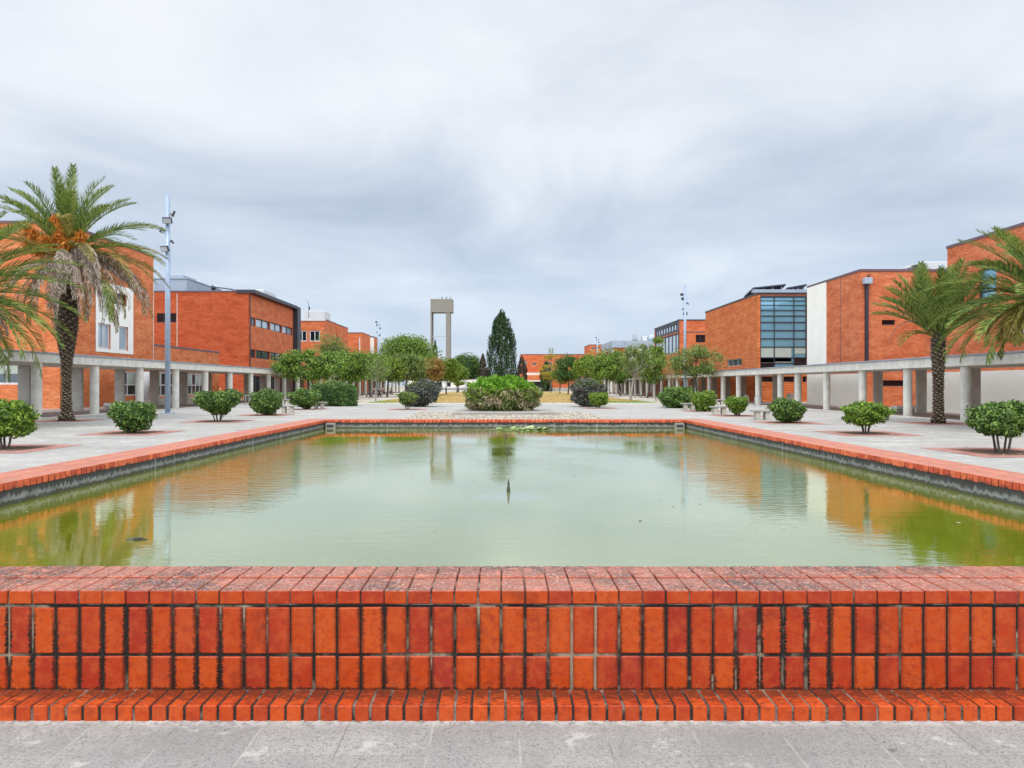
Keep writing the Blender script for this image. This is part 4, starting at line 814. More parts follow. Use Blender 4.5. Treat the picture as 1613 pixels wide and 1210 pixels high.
for nm, x0, x1, y, h in (('long concrete block bench under the left gallery by the orange wall', -26.2, -24.1, 48.2, 0.42), ('long concrete block bench under the right gallery behind the palm', X(1413, 42.5), X(1441, 42.5), 42.5, 0.4)):
    t = root('block_bench', nm, 'bench', ((x0 + x1) / 2, y, 0)); MB().bbox(x0, x1, y, y + 0.5, 0.02, h * 0.55, 0.01).build('base', M['concrete_dark'], t); MB().bbox(x0 - 0.05, x1 + 0.05, y - 0.05, y + 0.55, h * 0.555, h, 0.012).build('seat', M['concrete'], t)
t = root('concrete_planter', 'stepped concrete block between the right gallery columns', 'planter', (X(1244, 62), 62, 0)); MB().bbox(X(1238, 62), X(1251, 62), 62, 62.8, 0, 0.35, 0.01).build('low_block', M['concrete'], t); MB().bbox(X(1244, 62), X(1251, 62), 62.1, 62.7, 0.352, 0.9, 0.01).build('high_block', M['concrete_dark'], t)
def make_hoop():
    t = root('bike_hoop', '', 'bike rack', (0, 0, 0), 'steel bicycle hoops')
    MB().tube([(-0.22, 0, 0), (-0.22, 0, 0.55)] + [(-0.22 * math.cos(a), 0, 0.55 + 0.22 * math.sin(a)) for a in (0.5, 1.1, 1.57, 2.04, 2.64)] + [(0.22, 0, 0.55), (0.22, 0, 0)], 0.03, 8).build('hoop', M['grey_metal'], t, True); return t
hp = make_hoop()
for i, (px, Yh, lab) in enumerate(((1193.5, 55.5, 'steel bicycle hoop in front of the ribbed brick building'), (1175, 58.5, 'second steel bicycle hoop, left of the other on the right side'), (390.5, 59.5, 'steel bicycle hoop by a left gallery column'))):
    o = hp if i == 0 else copy_tree(hp); o.location = (X(px, Yh), Yh, 0); o['label'] = lab

# ================================================================== PLANTS
def tree(name, label, cat, px, Y, cw, ztop, zbot, lm, seed, leaf=0.22, n=16, per=230, bark='bark', dx=0.0, group='plaza trees', sparse=0.0, trunk_r=0.13, cone=False, flat=1.0, rc=None, limbs=True, depth=None):
    rng = np.random.default_rng(seed); x = X(px, Y); cw *= 1.2; per = int(per * 1.7); zbot -= 0.15
    t = root(name, label, cat, (x, Y, 0), group)
    H = ztop - zbot; cz = (ztop + zbot) / 2; rx = cw / 2; ry = depth / 2 if depth else rx * 0.9; rz = H / 2
    rc = rc or max(0.42, min(rx, rz) * 0.36)
    n = int(n * 1.3)
    C = []
    for i in range(n):
        for _ in range(30):
            d = rng.normal(size=3); d /= np.linalg.norm(d); r = rng.uniform(0.35, 1.0) ** 0.6
            c = np.array((d[0] * (rx - rc * 0.75) * r, d[1] * (ry - rc * 0.6) * r, d[2] * (rz - rc * 0.45) * r))
            if all(np.linalg.norm((c - q) * (1, 0.7, 1.1)) > rc * 0.62 for q in C): break
        C.append(c)
    base = np.array((x, Y, 0.0)); mb = MB()
    lean = np.array((dx, 0, 0)); th = max(zbot * 0.9, 0.5)
    p0 = base + (0, 0, -0.05); p1 = base + lean * 0.25 + (rng.normal() * 0.06, 0, th * 0.55); p2 = base + lean * 0.5 + (rng.normal() * 0.08, 0, th + 0.15 * H)
    mb.tube([p0, base + (0, 0, 0.12), p1, p2], [trunk_r * 1.5, trunk_r * 1.1, trunk_r * 0.95, trunk_r * 0.75], 8)
    cc = base + lean + (0, 0, cz)
    for c in C:
        q = cc + c; m1 = p2 * 0.5 + q * 0.5 + rng.normal(size=3) * 0.12 - (0, 0, 0.1 * H * 0.3)
        mb.tube([p2 - (0, 0, 0.1), p2 * 0.75 + m1 * 0.25, m1, q], [trunk_r * 0.5, trunk_r * 0.38, trunk_r * 0.25, trunk_r * 0.10], 5, False)
        for s_ in range(3):
            mb.tube([m1 * 0.4 + q * 0.6, q + rng.normal(size=3) * rc * (0.55, 0.5, 0.5)], [trunk_r * 0.14, trunk_r * 0.05], 4, False)
    mb.build('trunk', M[bark], t, True)
    V = []
    for c in C:
        k = int(per * rng.uniform(0.6, 1.3) * (1 - sparse)); r_ = rc * rng.uniform(0.75, 1.25)
        d = rng.normal(size=(k, 3)); d /= np.linalg.norm(d, axis=1)[:, None]
        rad = rng.uniform(0.25, 1.0, k) ** 0.5 * (1 + 0.18 * np.sin(d[:, 0] * 5 + seed) * np.cos(d[:, 2] * 6))
        P = cc + c + d * (rad * r_)[:, None] * (1, 1, 0.72 * flat)
        V.append(leafq(P, leaf, 0.55, rng, nrm=d * (0.6, 0.6, 0.4) + (0, 0, 0.7), nw=0.45))
    k = int(per * n * 0.12 * (1 - sparse)); d = rng.normal(size=(k, 3)); d /= np.linalg.norm(d, axis=1)[:, None]
    P = cc + d * (rx * 1.02, ry, rz) * rng.uniform(0.75, 1.07, k)[:, None]; V.append(leafq(P, leaf, 0.55, rng))
    quads('crown', np.concatenate(V), M[lm], t)
    return t
L_ = 'trees of the left side'; Rg = 'trees of the right side'
tree('broadleaf_tree', 'leafy green tree in front of the dark framed building, leftmost tree', 'tree', 487, 72, 6.3, 5.25, 2.0, 'leaf_mid', 21, 0.20, 30, 260, group=L_)
tree('broadleaf_tree', 'taller airy tree with thin top behind the leftmost tree', 'tree', 517, 86, 3.4, 8.2, 2.6, 'leaf_olive', 22, 0.18, 18, 150, group=L_, rc=0.75, sparse=0.3)
tree('broadleaf_tree', 'green tree over the right end of the clipped hedge', 'tree', 553, 84, 5.2, 6.0, 2.1, 'leaf_mid', 23, 0.21, 24, 260, group=L_)
tree('broadleaf_tree', 'olive green tree filling the gap behind the clipped hedge', 'tree', 532, 100, 5.5, 7.0, 2.3, 'leaf_olive', 24, 0.22, 22, 240, group=L_)
tree('young_tree', 'thin pale young tree, nearly bare, at the left edge of the lawn', 'tree', 592, 75, 2.6, 4.6, 2.0, 'leaf_olive', 25, 0.13, 12, 75, 'pale_bark', group=L_, rc=0.6, trunk_r=0.075)
tree('broadleaf_tree', 'green tree just behind the bare young tree', 'tree', 583, 96, 5.0, 6.1, 2.3, 'leaf_mid', 26, 0.23, 22, 240, group=L_)
tree('broadleaf_tree', 'bright green small tree below the left lamp post', 'tree', 610, 100, 4.6, 5.4, 2.2, 'leaf_lime', 27, 0.23, 18, 210, group=L_)
tree('broadleaf_tree', 'largest dark rounded tree left of the water tower', 'tree', 641, 124, 9.8, 10.2, 2.0, 'leaf_mid', 28, 0.30, 46, 320, group=L_)
tree('broadleaf_tree', 'green tree in front of the largest rounded tree', 'tree', 640, 104, 5.8, 6.2, 2.2, 'leaf_olive', 281, 0.25, 22, 220, group=L_)
tree('broadleaf_tree', 'green tree right of the largest rounded tree', 'tree', 668, 120, 4.6, 7.0, 2.2, 'leaf_mid', 29, 0.27, 20, 220, group=L_)
tree('broadleaf_tree', 'small tree with orange yellow leaves below the water tower', 'tree', 682, 112, 3.3, 6.0, 2.2, 'leaf_orange', 30, 0.24, 15, 190, group=L_)
tree('broadleaf_tree', 'lime green tree under the thick tower leg', 'tree', 703, 130, 4.8, 6.6, 2.1, 'leaf_lime', 31, 0.28, 20, 220, group=L_)
tree('broadleaf_tree', 'far lime tree right of the thick tower leg', 'tree', 720, 155, 4.2, 6.2, 2.0, 'leaf_mid', 32, 0.30, 18, 200, group=L_)
tree('broadleaf_tree', 'broad dark green tree far behind, between tower and big cypress', 'tree', 737, 218, 8.4, 11.2, 2.0, 'leaf_dark', 33, 0.45, 30, 230, group=L_)
tree('umbrella_tree', 'tiny flat topped yellow green tree at the far lawn end', 'tree', 722, 165, 2.6, 2.5, 1.7, 'leaf_lime', 34, 0.25, 8, 90, group=L_, rc=0.5)
tree('broadleaf_tree', 'dark round tree right of the yellow tree, beyond the lawn', 'tree', 895, 130, 4.8, 7.1, 2.0, 'leaf_dark', 35, 0.27, 20, 240, group=Rg)
tree('broadleaf_tree', 'olive tree behind the dark right centre bush', 'tree', 928, 116, 4.8, 6.5, 2.0, 'leaf_lime', 36, 0.25, 20, 220, group=Rg)
tree('broadleaf_tree', 'green tree below the white fascia building', 'tree', 956, 100, 5.6, 6.9, 2.0, 'leaf_mid', 37, 0.23, 26, 240, group=Rg)
tree('broadleaf_tree', 'dark green tree right of the white fascia, before the gallery', 'tree', 977, 110, 4.4, 5.8, 1.9, 'leaf_dark', 38, 0.24, 18, 240, group=Rg)
tree('leaning_tree', 'sparse olive tree with bare pale branches leaning right', 'tree', 993, 76.7, 3.7, 6.3, 2.3, 'leaf_olive', 39, 0.16, 20, 110, 'pale_bark', 0.65, group=Rg, rc=0.55, sparse=0.1, trunk_r=0.12)
tree('broadleaf_tree', 'green tree with a bright pointed top beside the bare leaning tree', 'tree', 1020, 92, 4.2, 6.4, 2.0, 'leaf_mid', 40, 0.20, 22, 220, group=Rg, dx=0.5)
tree('broadleaf_tree', 'slim bright green leader tree rising before the black framed corner', 'tree', 1035, 93, 1.7, 8.0, 4.8, 'leaf_lime', 41, 0.18, 9, 170, group=Rg, rc=0.55, trunk_r=0.07)
tree('broadleaf_tree', 'open crowned tree in front of the ribbed brick building, rightmost tree', 'tree', 1097, 70, 5.0, 5.5, 2.3, 'leaf_olive', 42, 0.17, 19, 190, group=Rg, rc=0.72, trunk_r=0.14)
tree('young_tree', 'thin tree with few orange leaves left of the rightmost tree', 'tree', 1061, 80, 2.0, 4.4, 1.8, 'leaf_orange', 43, 0.13, 9, 50, 'pale_bark', group=Rg, rc=0.5, trunk_r=0.06)
tree('young_tree', 'lime green small tree beside the yellow tree', 'tree', 882, 142, 3.4, 5.4, 2.1, 'leaf_lime', 44, 0.26, 14, 170, group=Rg)
t = tree('yellow_tree', 'slender yellow tree with layered branches and a green tip', 'tree', 868, 150, 4.6, 8.2, 1.8, 'leaf_yellow', 45, 0.25, 22, 75, 'pale_bark', group=Rg, rc=0.7, flat=0.55)
rng = np.random.default_rng(3); xs = X(868, 150); mb = MB()
mb.tube([(xs, 150, 3), (xs, 150, 8.0)], [0.09, 0.05], 5)
for s_ in (-1, 0, 1): mb.tube([(xs, 150, 7.6), (xs + s_ * 0.45, 150, 9.3 - abs(s_) * 0.1)], [0.05, 0.03], 4)
mb.build('leader', M['pale_bark'], t)
P = np.concatenate([np.stack([xs + s_ * rng.uniform(0.15, 0.55, 40), 150 + rng.normal(size=40) * 0.1, rng.uniform(8.1, 9.4, 40)], 1) for s_ in (-1, 1)]); quads('tip_leaves', leafq(P, 0.25, 0.5, rng), M['leaf_mid'], t)
def conifer(label, px, Y, w_, ztop, lm, seed, n, leaf, zb=0.3, name='cypress_tree'):
    rng = np.random.default_rng(seed); x = X(px, Y); t = root(name, label, 'tree', (x, Y, 0))
    MB().tube([(x, Y, -0.05), (x, Y, zb + 0.8), (x, Y, ztop * 0.8)], [0.09 + w_ * 0.04, 0.07 + w_ * 0.03, 0.03], 8).build('trunk', M['bark'], t, True)
    V = []
    def prof(f): return np.interp(f, [0, 0.12, 0.3, 0.5, 0.62, 0.77, 0.88, 0.96, 1], [0.85, 0.97, 1.0, 1.0, 0.95, 0.74, 0.46, 0.20, 0.04]) * (1 + 0.06 * math.sin(f * 31))
    K = n
    for i in range(K):
        f = rng.random() ** 0.9; a = rng.random() * 6.283; rr = w_ / 2 * prof(f) * rng.uniform(0.66, 1.0)
        c = np.array((x + rr * math.cos(a), Y + rr * math.sin(a), zb + (ztop - zb) * f * 0.95))
        m_ = 60; h = w_ * 0.20 + 0.12; rad = (w_ * 0.052 + 0.05)
        u = rng.random(m_); ang = rng.random(m_) * 6.283; r_ = rad * np.sqrt(rng.random(m_)) * (1 - u) ** 0.5 * 1.3
        P = c + np.stack([r_ * np.cos(ang) + 0.25 * h * u * math.cos(a) * 0.6, r_ * np.sin(ang) + 0.15 * h * u * math.sin(a), h * (u - 0.4) * 1.7], 1)
        out = np.stack([np.cos(ang), np.sin(ang), np.full(m_, 0.3)], 1) * 0.5 + np.array((math.cos(a), math.sin(a), 0.2))
        V.append(leafq(P, leaf, 0.4, rng, nrm=out, nw=0.6, dirv=np.tile((math.cos(a) * 0.3, math.sin(a) * 0.3, 1.0), (m_, 1)), dw=0.75))
    quads('crown', np.concatenate(V), M[lm], t); return t
conifer('large dense dark green cypress on the plaza axis, behind the round bush', 790.5, 120, 4.75, 13.7, 'leaf_cyp', 51, 520, 0.24)
conifer('thin pencil cypress seen between the water tower legs', 685.5, 205, 1.7, 14.8, 'leaf_cyp', 52, 120, 0.35)
conifer('small bronze cypress left of the large cypress', 760.5, 170, 2.0, 8.9, 'leaf_brown', 53, 120, 0.32)
conifer('small dark bronze cypress right of the large cypress', 822, 150, 2.1, 7.5, 'leaf_brown', 54, 130, 0.30)
conifer('dark green conifer behind the yellow tree', 861, 188, 3.2, 7.6, 'leaf_cyp', 55, 140, 0.4)
conifer('low bronze conifer at the left foot of the large cypress', 766, 165, 2.2, 5.2, 'leaf_brown', 56, 80, 0.3)

def bush(label, px, Y, w_, h, zb, lm, seed, k=2.5, leaf=0.075, n=3200, stems=5, group='clipped bushes', name='bush', d_=None, tips=None, rough=0.09, taper=0.0, spread=0.16):
    rng = np.random.default_rng(seed); x = X(px, Y); t = root(name, label, 'bush', (x, Y, 0), group)
    hx, hy, hz = w_ / 2, (d_ or w_) / 2, (h - zb) / 2; cz = zb + hz
    mb = MB()
    for i in range(stems):
        a = 6.283 * i / stems + 0.35 + rng.uniform(-0.2, 0.2); r0 = 0.07 + 0.06 * (i % 2); r1 = hx * spread * 2
        mb.tube([(x + math.cos(a) * r0, Y + math.sin(a) * r0, -0.03), (x + math.cos(a) * (r0 + 0.35 * r1), Y + math.sin(a) * (r0 + 0.35 * r1), zb * 0.7 + 0.1), (x + math.cos(a) * r1, Y + math.sin(a) * r1, cz), (x + math.cos(a) * r1 * 1.4, Y + math.sin(a) * r1 * 1.4, cz + hz * 0.6)], [0.03, 0.024, 0.016, 0.006], 6, False)
    mb.build('stems', M['bark'], t, True)
    d = rng.normal(size=(n, 3)); d /= np.linalg.norm(d, axis=1)[:, None]
    nk = (np.abs(d) ** k).sum(1) ** (1 / k); s = d / nk[:, None]
    lump = 1 + rough * (np.sin(s[:, 0] * 6.1 + seed) * np.cos(s[:, 1] * 5.3 + seed * 2) + np.sin(s[:, 2] * 7.3 + s[:, 0] * 4 + seed))
    cd_ = rng.normal(size=(int(26 + n / 160), 3)); cd_ /= np.linalg.norm(cd_, axis=1)[:, None]
    near = (d @ cd_.T).max(1); lump = lump * (0.86 + 0.20 * np.clip((near - 0.86) / 0.13, 0, 1) ** 0.7)
    rad = np.where(rng.random(n) < 0.75, rng.uniform(0.80, 1.06, n), rng.uniform(0.35, 0.85, n)) * lump
    rad = np.where(rng.random(n) < 0.06, rad * rng.uniform(1.04, 1.2, n), rad)
    P = s * rad[:, None]
    tp = 1 - taper * np.clip(-P[:, 2] * 0.5 + 0.5, 0, 1.2) ** 1.5
    P[:, 0] *= tp; P[:, 1] *= tp
    P[:, 0] += rng.normal() * 0.07 * P[:, 2] + 0.05 * np.sin(P[:, 2] * 4 + seed); P[:, 2] += 0.06 * np.sin(P[:, 0] * 3.3 + seed * 1.7)
    P = P * (hx, hy, hz) + (x, Y, cz)
    P = P[P[:, 2] > 0.02]; d = d[:len(P)]
    out = (P - (x, Y, cz)) / np.linalg.norm(P - (x, Y, cz), axis=1)[:, None]
    quads('foliage', leafq(P, leaf * 1.35, 0.5, rng, nrm=out + (0, 0, 0.35), nw=0.42), M[lm], t)
    if tips:
        m_ = n // 6; a = rng.random(m_) * 6.283; rr = np.sqrt(rng.random(m_)) * 0.85
        Pt = np.stack([x + hx * rr * np.cos(a), Y + hy * rr * np.sin(a), cz + hz * np.sqrt(np.clip(1 - rr ** 2 * 0.9, 0, 1)) * rng.uniform(0.92, 1.12, m_)], 1)
        quads('young_shoots', leafq(Pt, leaf * 1.15, 0.4, rng, dirv=np.tile((0, 0, 1.0), (m_, 1)), dw=0.7), M[tips], t)
    return t
LB = 'bushes of the left row'; RB = 'bushes of the right row'
bl = [(8, 18.4, 1.16, 1.18, 0.34, 'leaf_shrub_lime', 3.2, 6000, 0.075, 0.1, 'bright green clipped bush cut by the left photo edge', 3),
      (209, 24.5, 1.36, 1.0, 0.12, 'leaf_shrub', 2.6, 6000, 0.075, 0.35, 'dark green bush between the left palm and the pool, second of its row', 5),
      (344, 32.3, 1.95, 1.32, 0.38, 'leaf_shrub', 2.8, 7500, 0.085, 0.55, 'wide topped bush with thick short stems right of the near lamp post', 6),
      (419, 39.1, 1.62, 1.3, 0.05, 'leaf_shrub', 2.3, 6500, 0.085, 0.25, 'round green bush, fourth of the left row', 4),
      (480, 48.6, 1.95, 1.25, 0.12, 'leaf_shrub', 2.8, 6500, 0.10, 0.4, 'broad green bush, fifth of the left row, before the hedge', 4)]
for i, (px, Y, w_, h, zb, lm, k, n, lf, tp, lab, st) in enumerate(bl): bush(lab, px, Y, w_, h, zb, lm, 60 + i, k, lf, n, st, LB, taper=tp)
brr = [(1578, 17.4, 1.33, 1.14, 0.44, 'leaf_shrub', 2.6, 7000, 0.075, 0.15, 'dark green bush on four thin bare stems at the right photo edge', 4),
      (1364, 24.2, 1.2, 0.97, 0.32, 'leaf_shrub_lime', 4.5, 5500, 0.075, 0.30, 'flat topped bright bush with see-through stems, second of the right row', 5),
      (1241, 31.2, 1.42, 0.97, 0.06, 'leaf_shrub', 2.3, 5500, 0.08, 0.3, 'dark round bush right of the nearest right bench', 4),
      (1161, 38.3, 1.17, 0.98, 0.18, 'leaf_shrub_lime', 2.6, 3600, 0.085, 0.5, 'small vase shaped bush, fourth of the right row', 6),
      (1109, 44.9, 1.35, 1.17, 0.05, 'leaf_shrub_lime', 3.2, 5500, 0.09, 0.3, 'bright boxy bush, fifth of the right row', 4)]
for i, (px, Y, w_, h, zb, lm, k, n, lf, tp, lab, st) in enumerate(brr): bush(lab, px, Y, w_, h, zb, lm, 70 + i, k, lf, n, st, RB, taper=tp)
bush('large dark green bush behind the fifth bush of the right row', 1066, 51.5, 2.15, 1.42, 0.02, 'leaf_shrub', 80, 2.5, 0.10, 9000, 4, None, tips='leaf_shrub_lime', taper=0.1)
bush('long clipped dark green hedge left of the lawn', 527.5, 56.2, 2.95, 1.62, 0.0, 'leaf_dark', 81, 5.5, 0.11, 15000, 6, None, name='hedge', d_=2.2, rough=0.04)
bush('pale flowering bush overhanging the left end of the hedge top', 520, 57.2, 2.0, 1.95, 1.2, 'leaf_olive', 811, 2.2, 0.10, 2000, 4, None, d_=1.2)
bush('smoky dark bush left of the lawn axis', 663, 54.5, 2.55, 1.82, 0.02, 'leaf_purple', 82, 2.4, 0.10, 10000, 4, 'smoky bushes flanking the axis', tips='leaf_olive', taper=0.12)
bush('smoky dark bush right of the lawn axis', 926, 54.5, 2.6, 1.98, 0.02, 'leaf_purple', 83, 2.4, 0.10, 10000, 4, 'smoky bushes flanking the axis', tips='leaf_mid', taper=0.2)
bush('small olive bush on a thin stem beside the smoky left bush', 642, 48.4, 1.28, 1.14, 0.34, 'leaf_olive', 84, 2.3, 0.085, 3200, 3, 'small single bushes by the gravel', taper=0.3)
bush('small cube clipped bright green bush right of the gravel', 943, 51, 1.24, 1.04, 0.22, 'leaf_shrub_lime', 85, 6, 0.08, 5000, 3, 'small single bushes by the gravel', taper=0.25, rough=0.03)
# round bamboo-like bush on the axis
rng = np.random.default_rng(90); xb, yb = X(791, 41.4), 41.6
t = root('round_bush', 'big round bush with bright green top and tan dry leaves, centre', 'bush', (xb, yb, 0))
mb = MB()
for i in range(14):
    a = rng.random() * 6.28; mb.tube([(xb + 0.3 * math.cos(a), yb + 0.3 * math.sin(a), 0.1), (xb + 1.0 * math.cos(a), yb + 0.9 * math.sin(a), 0.9), (xb + 1.6 * math.cos(a), yb + 1.3 * math.sin(a), 1.5)], [0.03, 0.02, 0.01], 5)
mb.build('stems', M['bark'], t)
def dome(n, lo, hi, rmin=0.8):
    d = rng.normal(size=(n * 4, 3)); d /= np.linalg.norm(d, axis=1)[:, None]; d = d[(d[:, 2] > lo) & (d[:, 2] < hi)][:n]
    s = d / ((np.abs(d) ** 2.15).sum(1) ** (1 / 2.15))[:, None]
    lump = 1 + 0.06 * np.sin(s[:, 0] * 9) * np.cos(s[:, 1] * 8 + 1) + 0.05 * np.sin(s[:, 2] * 11 + s[:, 0] * 13)
    P = s * (rng.uniform(rmin, 1.03, len(d)) * lump)[:, None] * (2.1, 1.7, 1.12) + (xb, yb, 0.98)
    return P, d
for (n_, lo, hi, mm, nm) in ((11000, 0.30, 1.0, 'leaf_bamboo', 'green_top'), (4500, 0.0, 0.45, 'leaf_lime', 'green_leaves'), (7500, -1.0, 0.42, 'leaf_tan', 'dry_leaves'), (7500, -1.0, 0.35, 'leaf_olive', 'olive_leaves')):
    P, d = dome(n_, lo, hi, 0.72 if nm != 'dry_leaves' else 0.9)
    if nm == 'dry_leaves':
        keep = (np.sin(P[:, 0] * 3.1) * np.cos(P[:, 2] * 5.0 + P[:, 0]) + rng.normal(size=len(P)) * 0.35) > 0.0; P, d = P[keep], d[keep]
    P = P[(P[:, 2] > 0.12)]; d = d[:len(P)]
    out = (P - (xb, yb, 0.7)); out /= np.linalg.norm(out, axis=1)[:, None]
    quads(nm, leafq(P, 0.25, 0.2, rng, nrm=out, nw=0.3, dirv=out * 0.6 + (0, 0, 0.4 if 'green' in nm else -0.5), dw=0.55), M[mm], t)

# ---- planting squares in the plaza
def square(px, Y, s, hole, what):
    x = X(px, Y); mb = MB(); a, b = s / 2, hole / 2
    for (x0, x1, y0, y1) in ((x - a, x + a, Y - a, Y - b), (x - a, x + a, Y + b, Y + a), (x - a, x - b, Y - b, Y + b), (x + b, x + a, Y - b, Y + b)): mb.add([(x0, y0, 0.006), (x1, y0, 0.006), (x1, y1, 0.006), (x0, y1, 0.006)], [(0, 1, 2, 3)])
    struct(mb.build('brick_paving_square', M['pave_brick']), 'flat red brick square round the %s' % what, 'paving')
    struct(MB().add([(x - b, Y - b, 0.003), (x + b, Y - b, 0.003), (x + b, Y + b, 0.003), (x - b, Y + b, 0.003)], [(0, 1, 2, 3)]).build('soil', M['soil']), 'bare soil under the %s' % what, 'soil')
for i, b in enumerate(bl): square(b[0], b[1], 2.5, 1.55, 'left bush number %d of its row' % (i + 1))
for i, b in enumerate(brr): square(b[0], b[1], 2.5, 1.55, 'right bush number %d of its row' % (i + 1))
square(103, 32.9, 2.5, 1.5, 'left palm'); square(1477, 30.7, 2.5, 1.5, 'right palm'); square(642, 48.4, 2.5, 1.5, 'small olive bush'); square(943, 51, 2.5, 1.5, 'cube clipped bush')

# ---- palms
def frond_geo(base, az, el0, L, droop, rng, leaf_l=0.5, pairs=46, lw=0.034, hang=0.25, fold=0.5, fwd=0.75, side_bend=0.0):
    """returns rachis pts and leaflet quads"""
    n = 14; pts = [np.array(base, float)]; el = el0; seg = L / n; a_ = az
    tang = []
    for i in range(n):
        f = i / n; el = el0 - droop * (f ** 1.25); a_ = az + side_bend * f
        tv = np.array((math.cos(el) * math.cos(a_), math.cos(el) * math.sin(a_), math.sin(el))); tang.append(tv); pts.append(pts[-1] + tv * seg)
    tang.append(tang[-1]); pts = np.array(pts); tang = np.array(tang)
    side = np.array((-math.sin(az), math.cos(az), 0.0)); V = []
    fs = np.linspace(0.14, 0.995, pairs)
    for f in fs:
        i = min(int(f * n), n - 1); fr_ = f * n - i; p = pts[i] * (1 - fr_) + pts[i + 1] * fr_; tg = tang[i]
        upv = np.cross(side, tg); upv *= -1 if upv[2] < 0 and abs(tg[2]) < 0.9 else 1
        ll = leaf_l * (0.42 + 0.9 * math.sin(math.pi * min(1, (f * 0.80 + 0.12)))) * rng.uniform(0.85, 1.12) * (1 - 0.35 * max(0, f - 0.8) / 0.2)
        for s in (-1, 1):
            d = side * s * 0.8 + tg * (fwd + rng.uniform(-0.15, 0.15)) + upv * (fold + rng.uniform(-0.15, 0.15)); d /= np.linalg.norm(d)
            d2 = d + np.array((0, 0, -hang * rng.uniform(0.6, 1.4))); d2 /= np.linalg.norm(d2)
            m_ = p + d * ll * 0.5; e = m_ + d2 * ll * 0.5
            wv = np.cross(d, upv + rng.normal(size=3) * 0.3); wv /= np.linalg.norm(wv) + 1e-9; wv *= lw / 2
            V.append([p - wv * 0.6, p + wv * 0.6, m_ + wv, m_ - wv]); V.append([m_ - wv, m_ + wv, e + wv * 0.12, e - wv * 0.12])
    return pts, np.array(V)
def palm(label, x, y, prof, crown_z, fronds, seed, stub_r=0.09, nstub=240, dates=None, group='date palms beside the galleries', skirt=()):
    rng = np.random.default_rng(seed); t = root('palm_tree', label, 'palm tree', (x, y, 0), group)
    mb = MB(); mb.tube([(x, y, z) for z, r in prof], [r * 0.9 for z, r in prof], 18); zs_ = [q[0] for q in prof]; rs_ = [q[1] for q in prof]
    mb.build('trunk', M['palm_bark'], t, True)
    sb = MB(); ztop = zs_[-1]
    for i in range(nstub):
        z = 0.05 + (ztop - 0.1) * (i / nstub); a = i * 2.39996; r = np.interp(z, zs_, rs_) * 0.88
        c = np.array((x + r * math.cos(a), y + r * math.sin(a), z)); o_ = np.array((math.cos(a), math.sin(a), 0)); s_ = np.array((-math.sin(a), math.cos(a), 0)); u_ = np.array((0, 0, 1.0))
        w_ = stub_r * rng.uniform(0.8, 1.2); l_ = stub_r * rng.uniform(0.7, 1.2) * (0.7 if z < 2 else 1.0)
        b0 = c - o_ * 0.04; tip = c + o_ * l_ * 0.75 + u_ * l_ * 1.0
        vs = [b0 - s_ * w_, b0 + s_ * w_, b0 + s_ * w_ * 0.7 + u_ * w_ * 1.1, b0 - s_ * w_ * 0.7 + u_ * w_ * 1.1, tip - s_ * w_ * 0.55, tip + s_ * w_ * 0.55, tip + s_ * w_ * 0.4 + u_ * 0.03 - o_ * 0.03, tip - s_ * w_ * 0.4 + u_ * 0.03 - o_ * 0.03]
        sb.add(vs, [(0, 1, 5, 4), (3, 2, 6, 7), (0, 4, 7, 3), (1, 2, 6, 5), (4, 5, 6, 7)])
    sb.build('leaf_bases', M['palm_stub'], t)
    for (az, el, L, dr, kind) in fronds:
        kw = dict(leaf_l=0.46, pairs=62, lw=0.036, fwd=1.15)
        mt = 'frond'; nm = 'frond'
        if kind == 'old': mt = 'frond_old'; kw.update(hang=0.5)
        if kind == 'dead': mt = 'frond_dead'; nm = 'dead_frond'; kw.update(hang=3.0, fold=-0.6, leaf_l=0.36, lw=0.026, pairs=60, fwd=1.0)
        if kind == 'bare': mt = 'frond_dead'; nm = 'dead_frond'; kw.update(hang=1.2, fold=-0.2, leaf_l=0.06, lw=0.03, pairs=20)
        b = np.array((x + 0.16 * math.cos(az), y + 0.16 * math.sin(az), crown_z + 0.25 * math.sin(el)))
        pts, V = frond_geo(b, az, el, L, dr, rng, side_bend=rng.normal() * 0.12, **kw)
        rc_ = MB(); rc_.tube(list(pts), [0.032 * (1 - i / len(pts)) + 0.006 for i in range(len(pts))], 4, False)
        # rachis as quads in the same mesh
        R4 = np.array([[rc_.v[i] for i in f] for f in rc_.f if len(f) == 4]); quads(nm, np.concatenate([V, R4]), M[mt], t)
    for (az, el, L) in (dates or []):
        b = np.array((x + 0.15 * math.cos(az), y + 0.15 * math.sin(az), crown_z + 0.15)); V = []
        tip = b + np.array((math.cos(az) * math.cos(el), math.sin(az) * math.cos(el), math.sin(el))) * L
        for k in range(220):
            f = rng.uniform(0.55, 1.0); p = b * (1 - f) + tip * f; d = rng.normal(size=3) * 0.55 + (tip - b) / L * 0.8 + (0, 0, -0.25); d /= np.linalg.norm(d); l_ = rng.uniform(0.2, 0.42)
            s_ = np.cross(d, rng.normal(size=3)); s_ /= np.linalg.norm(s_); s_ *= 0.020
            e = p + d * l_ + np.array((0, 0, -0.14)); m_ = p + d * l_ * 0.6
            V.append([p - s_, p + s_, m_ + s_, m_ - s_]); V.append([m_ - s_, m_ + s_, e + s_, e - s_])
            for q in (0.5, 0.7, 0.85, 1.0):
                c = p * (1 - q) + e * q + rng.normal(size=3) * 0.012; V.append([c + (-0.018, 0, 0), c + (0, -0.006, -0.018), c + (0.018, 0, 0), c + (0, -0.006, 0.018)])
        rc_ = MB(); rc_.tube([b, b * 0.5 + tip * 0.5 + (0, 0, 0.04), tip], [0.025, 0.02, 0.01], 4, False); R4 = np.array([[rc_.v[i] for i in f] for f in rc_.f if len(f) == 4])
        quads('date_cluster', np.concatenate([np.array(V), R4]), M['dates'], t)
    return t
rf = random.Random(12)
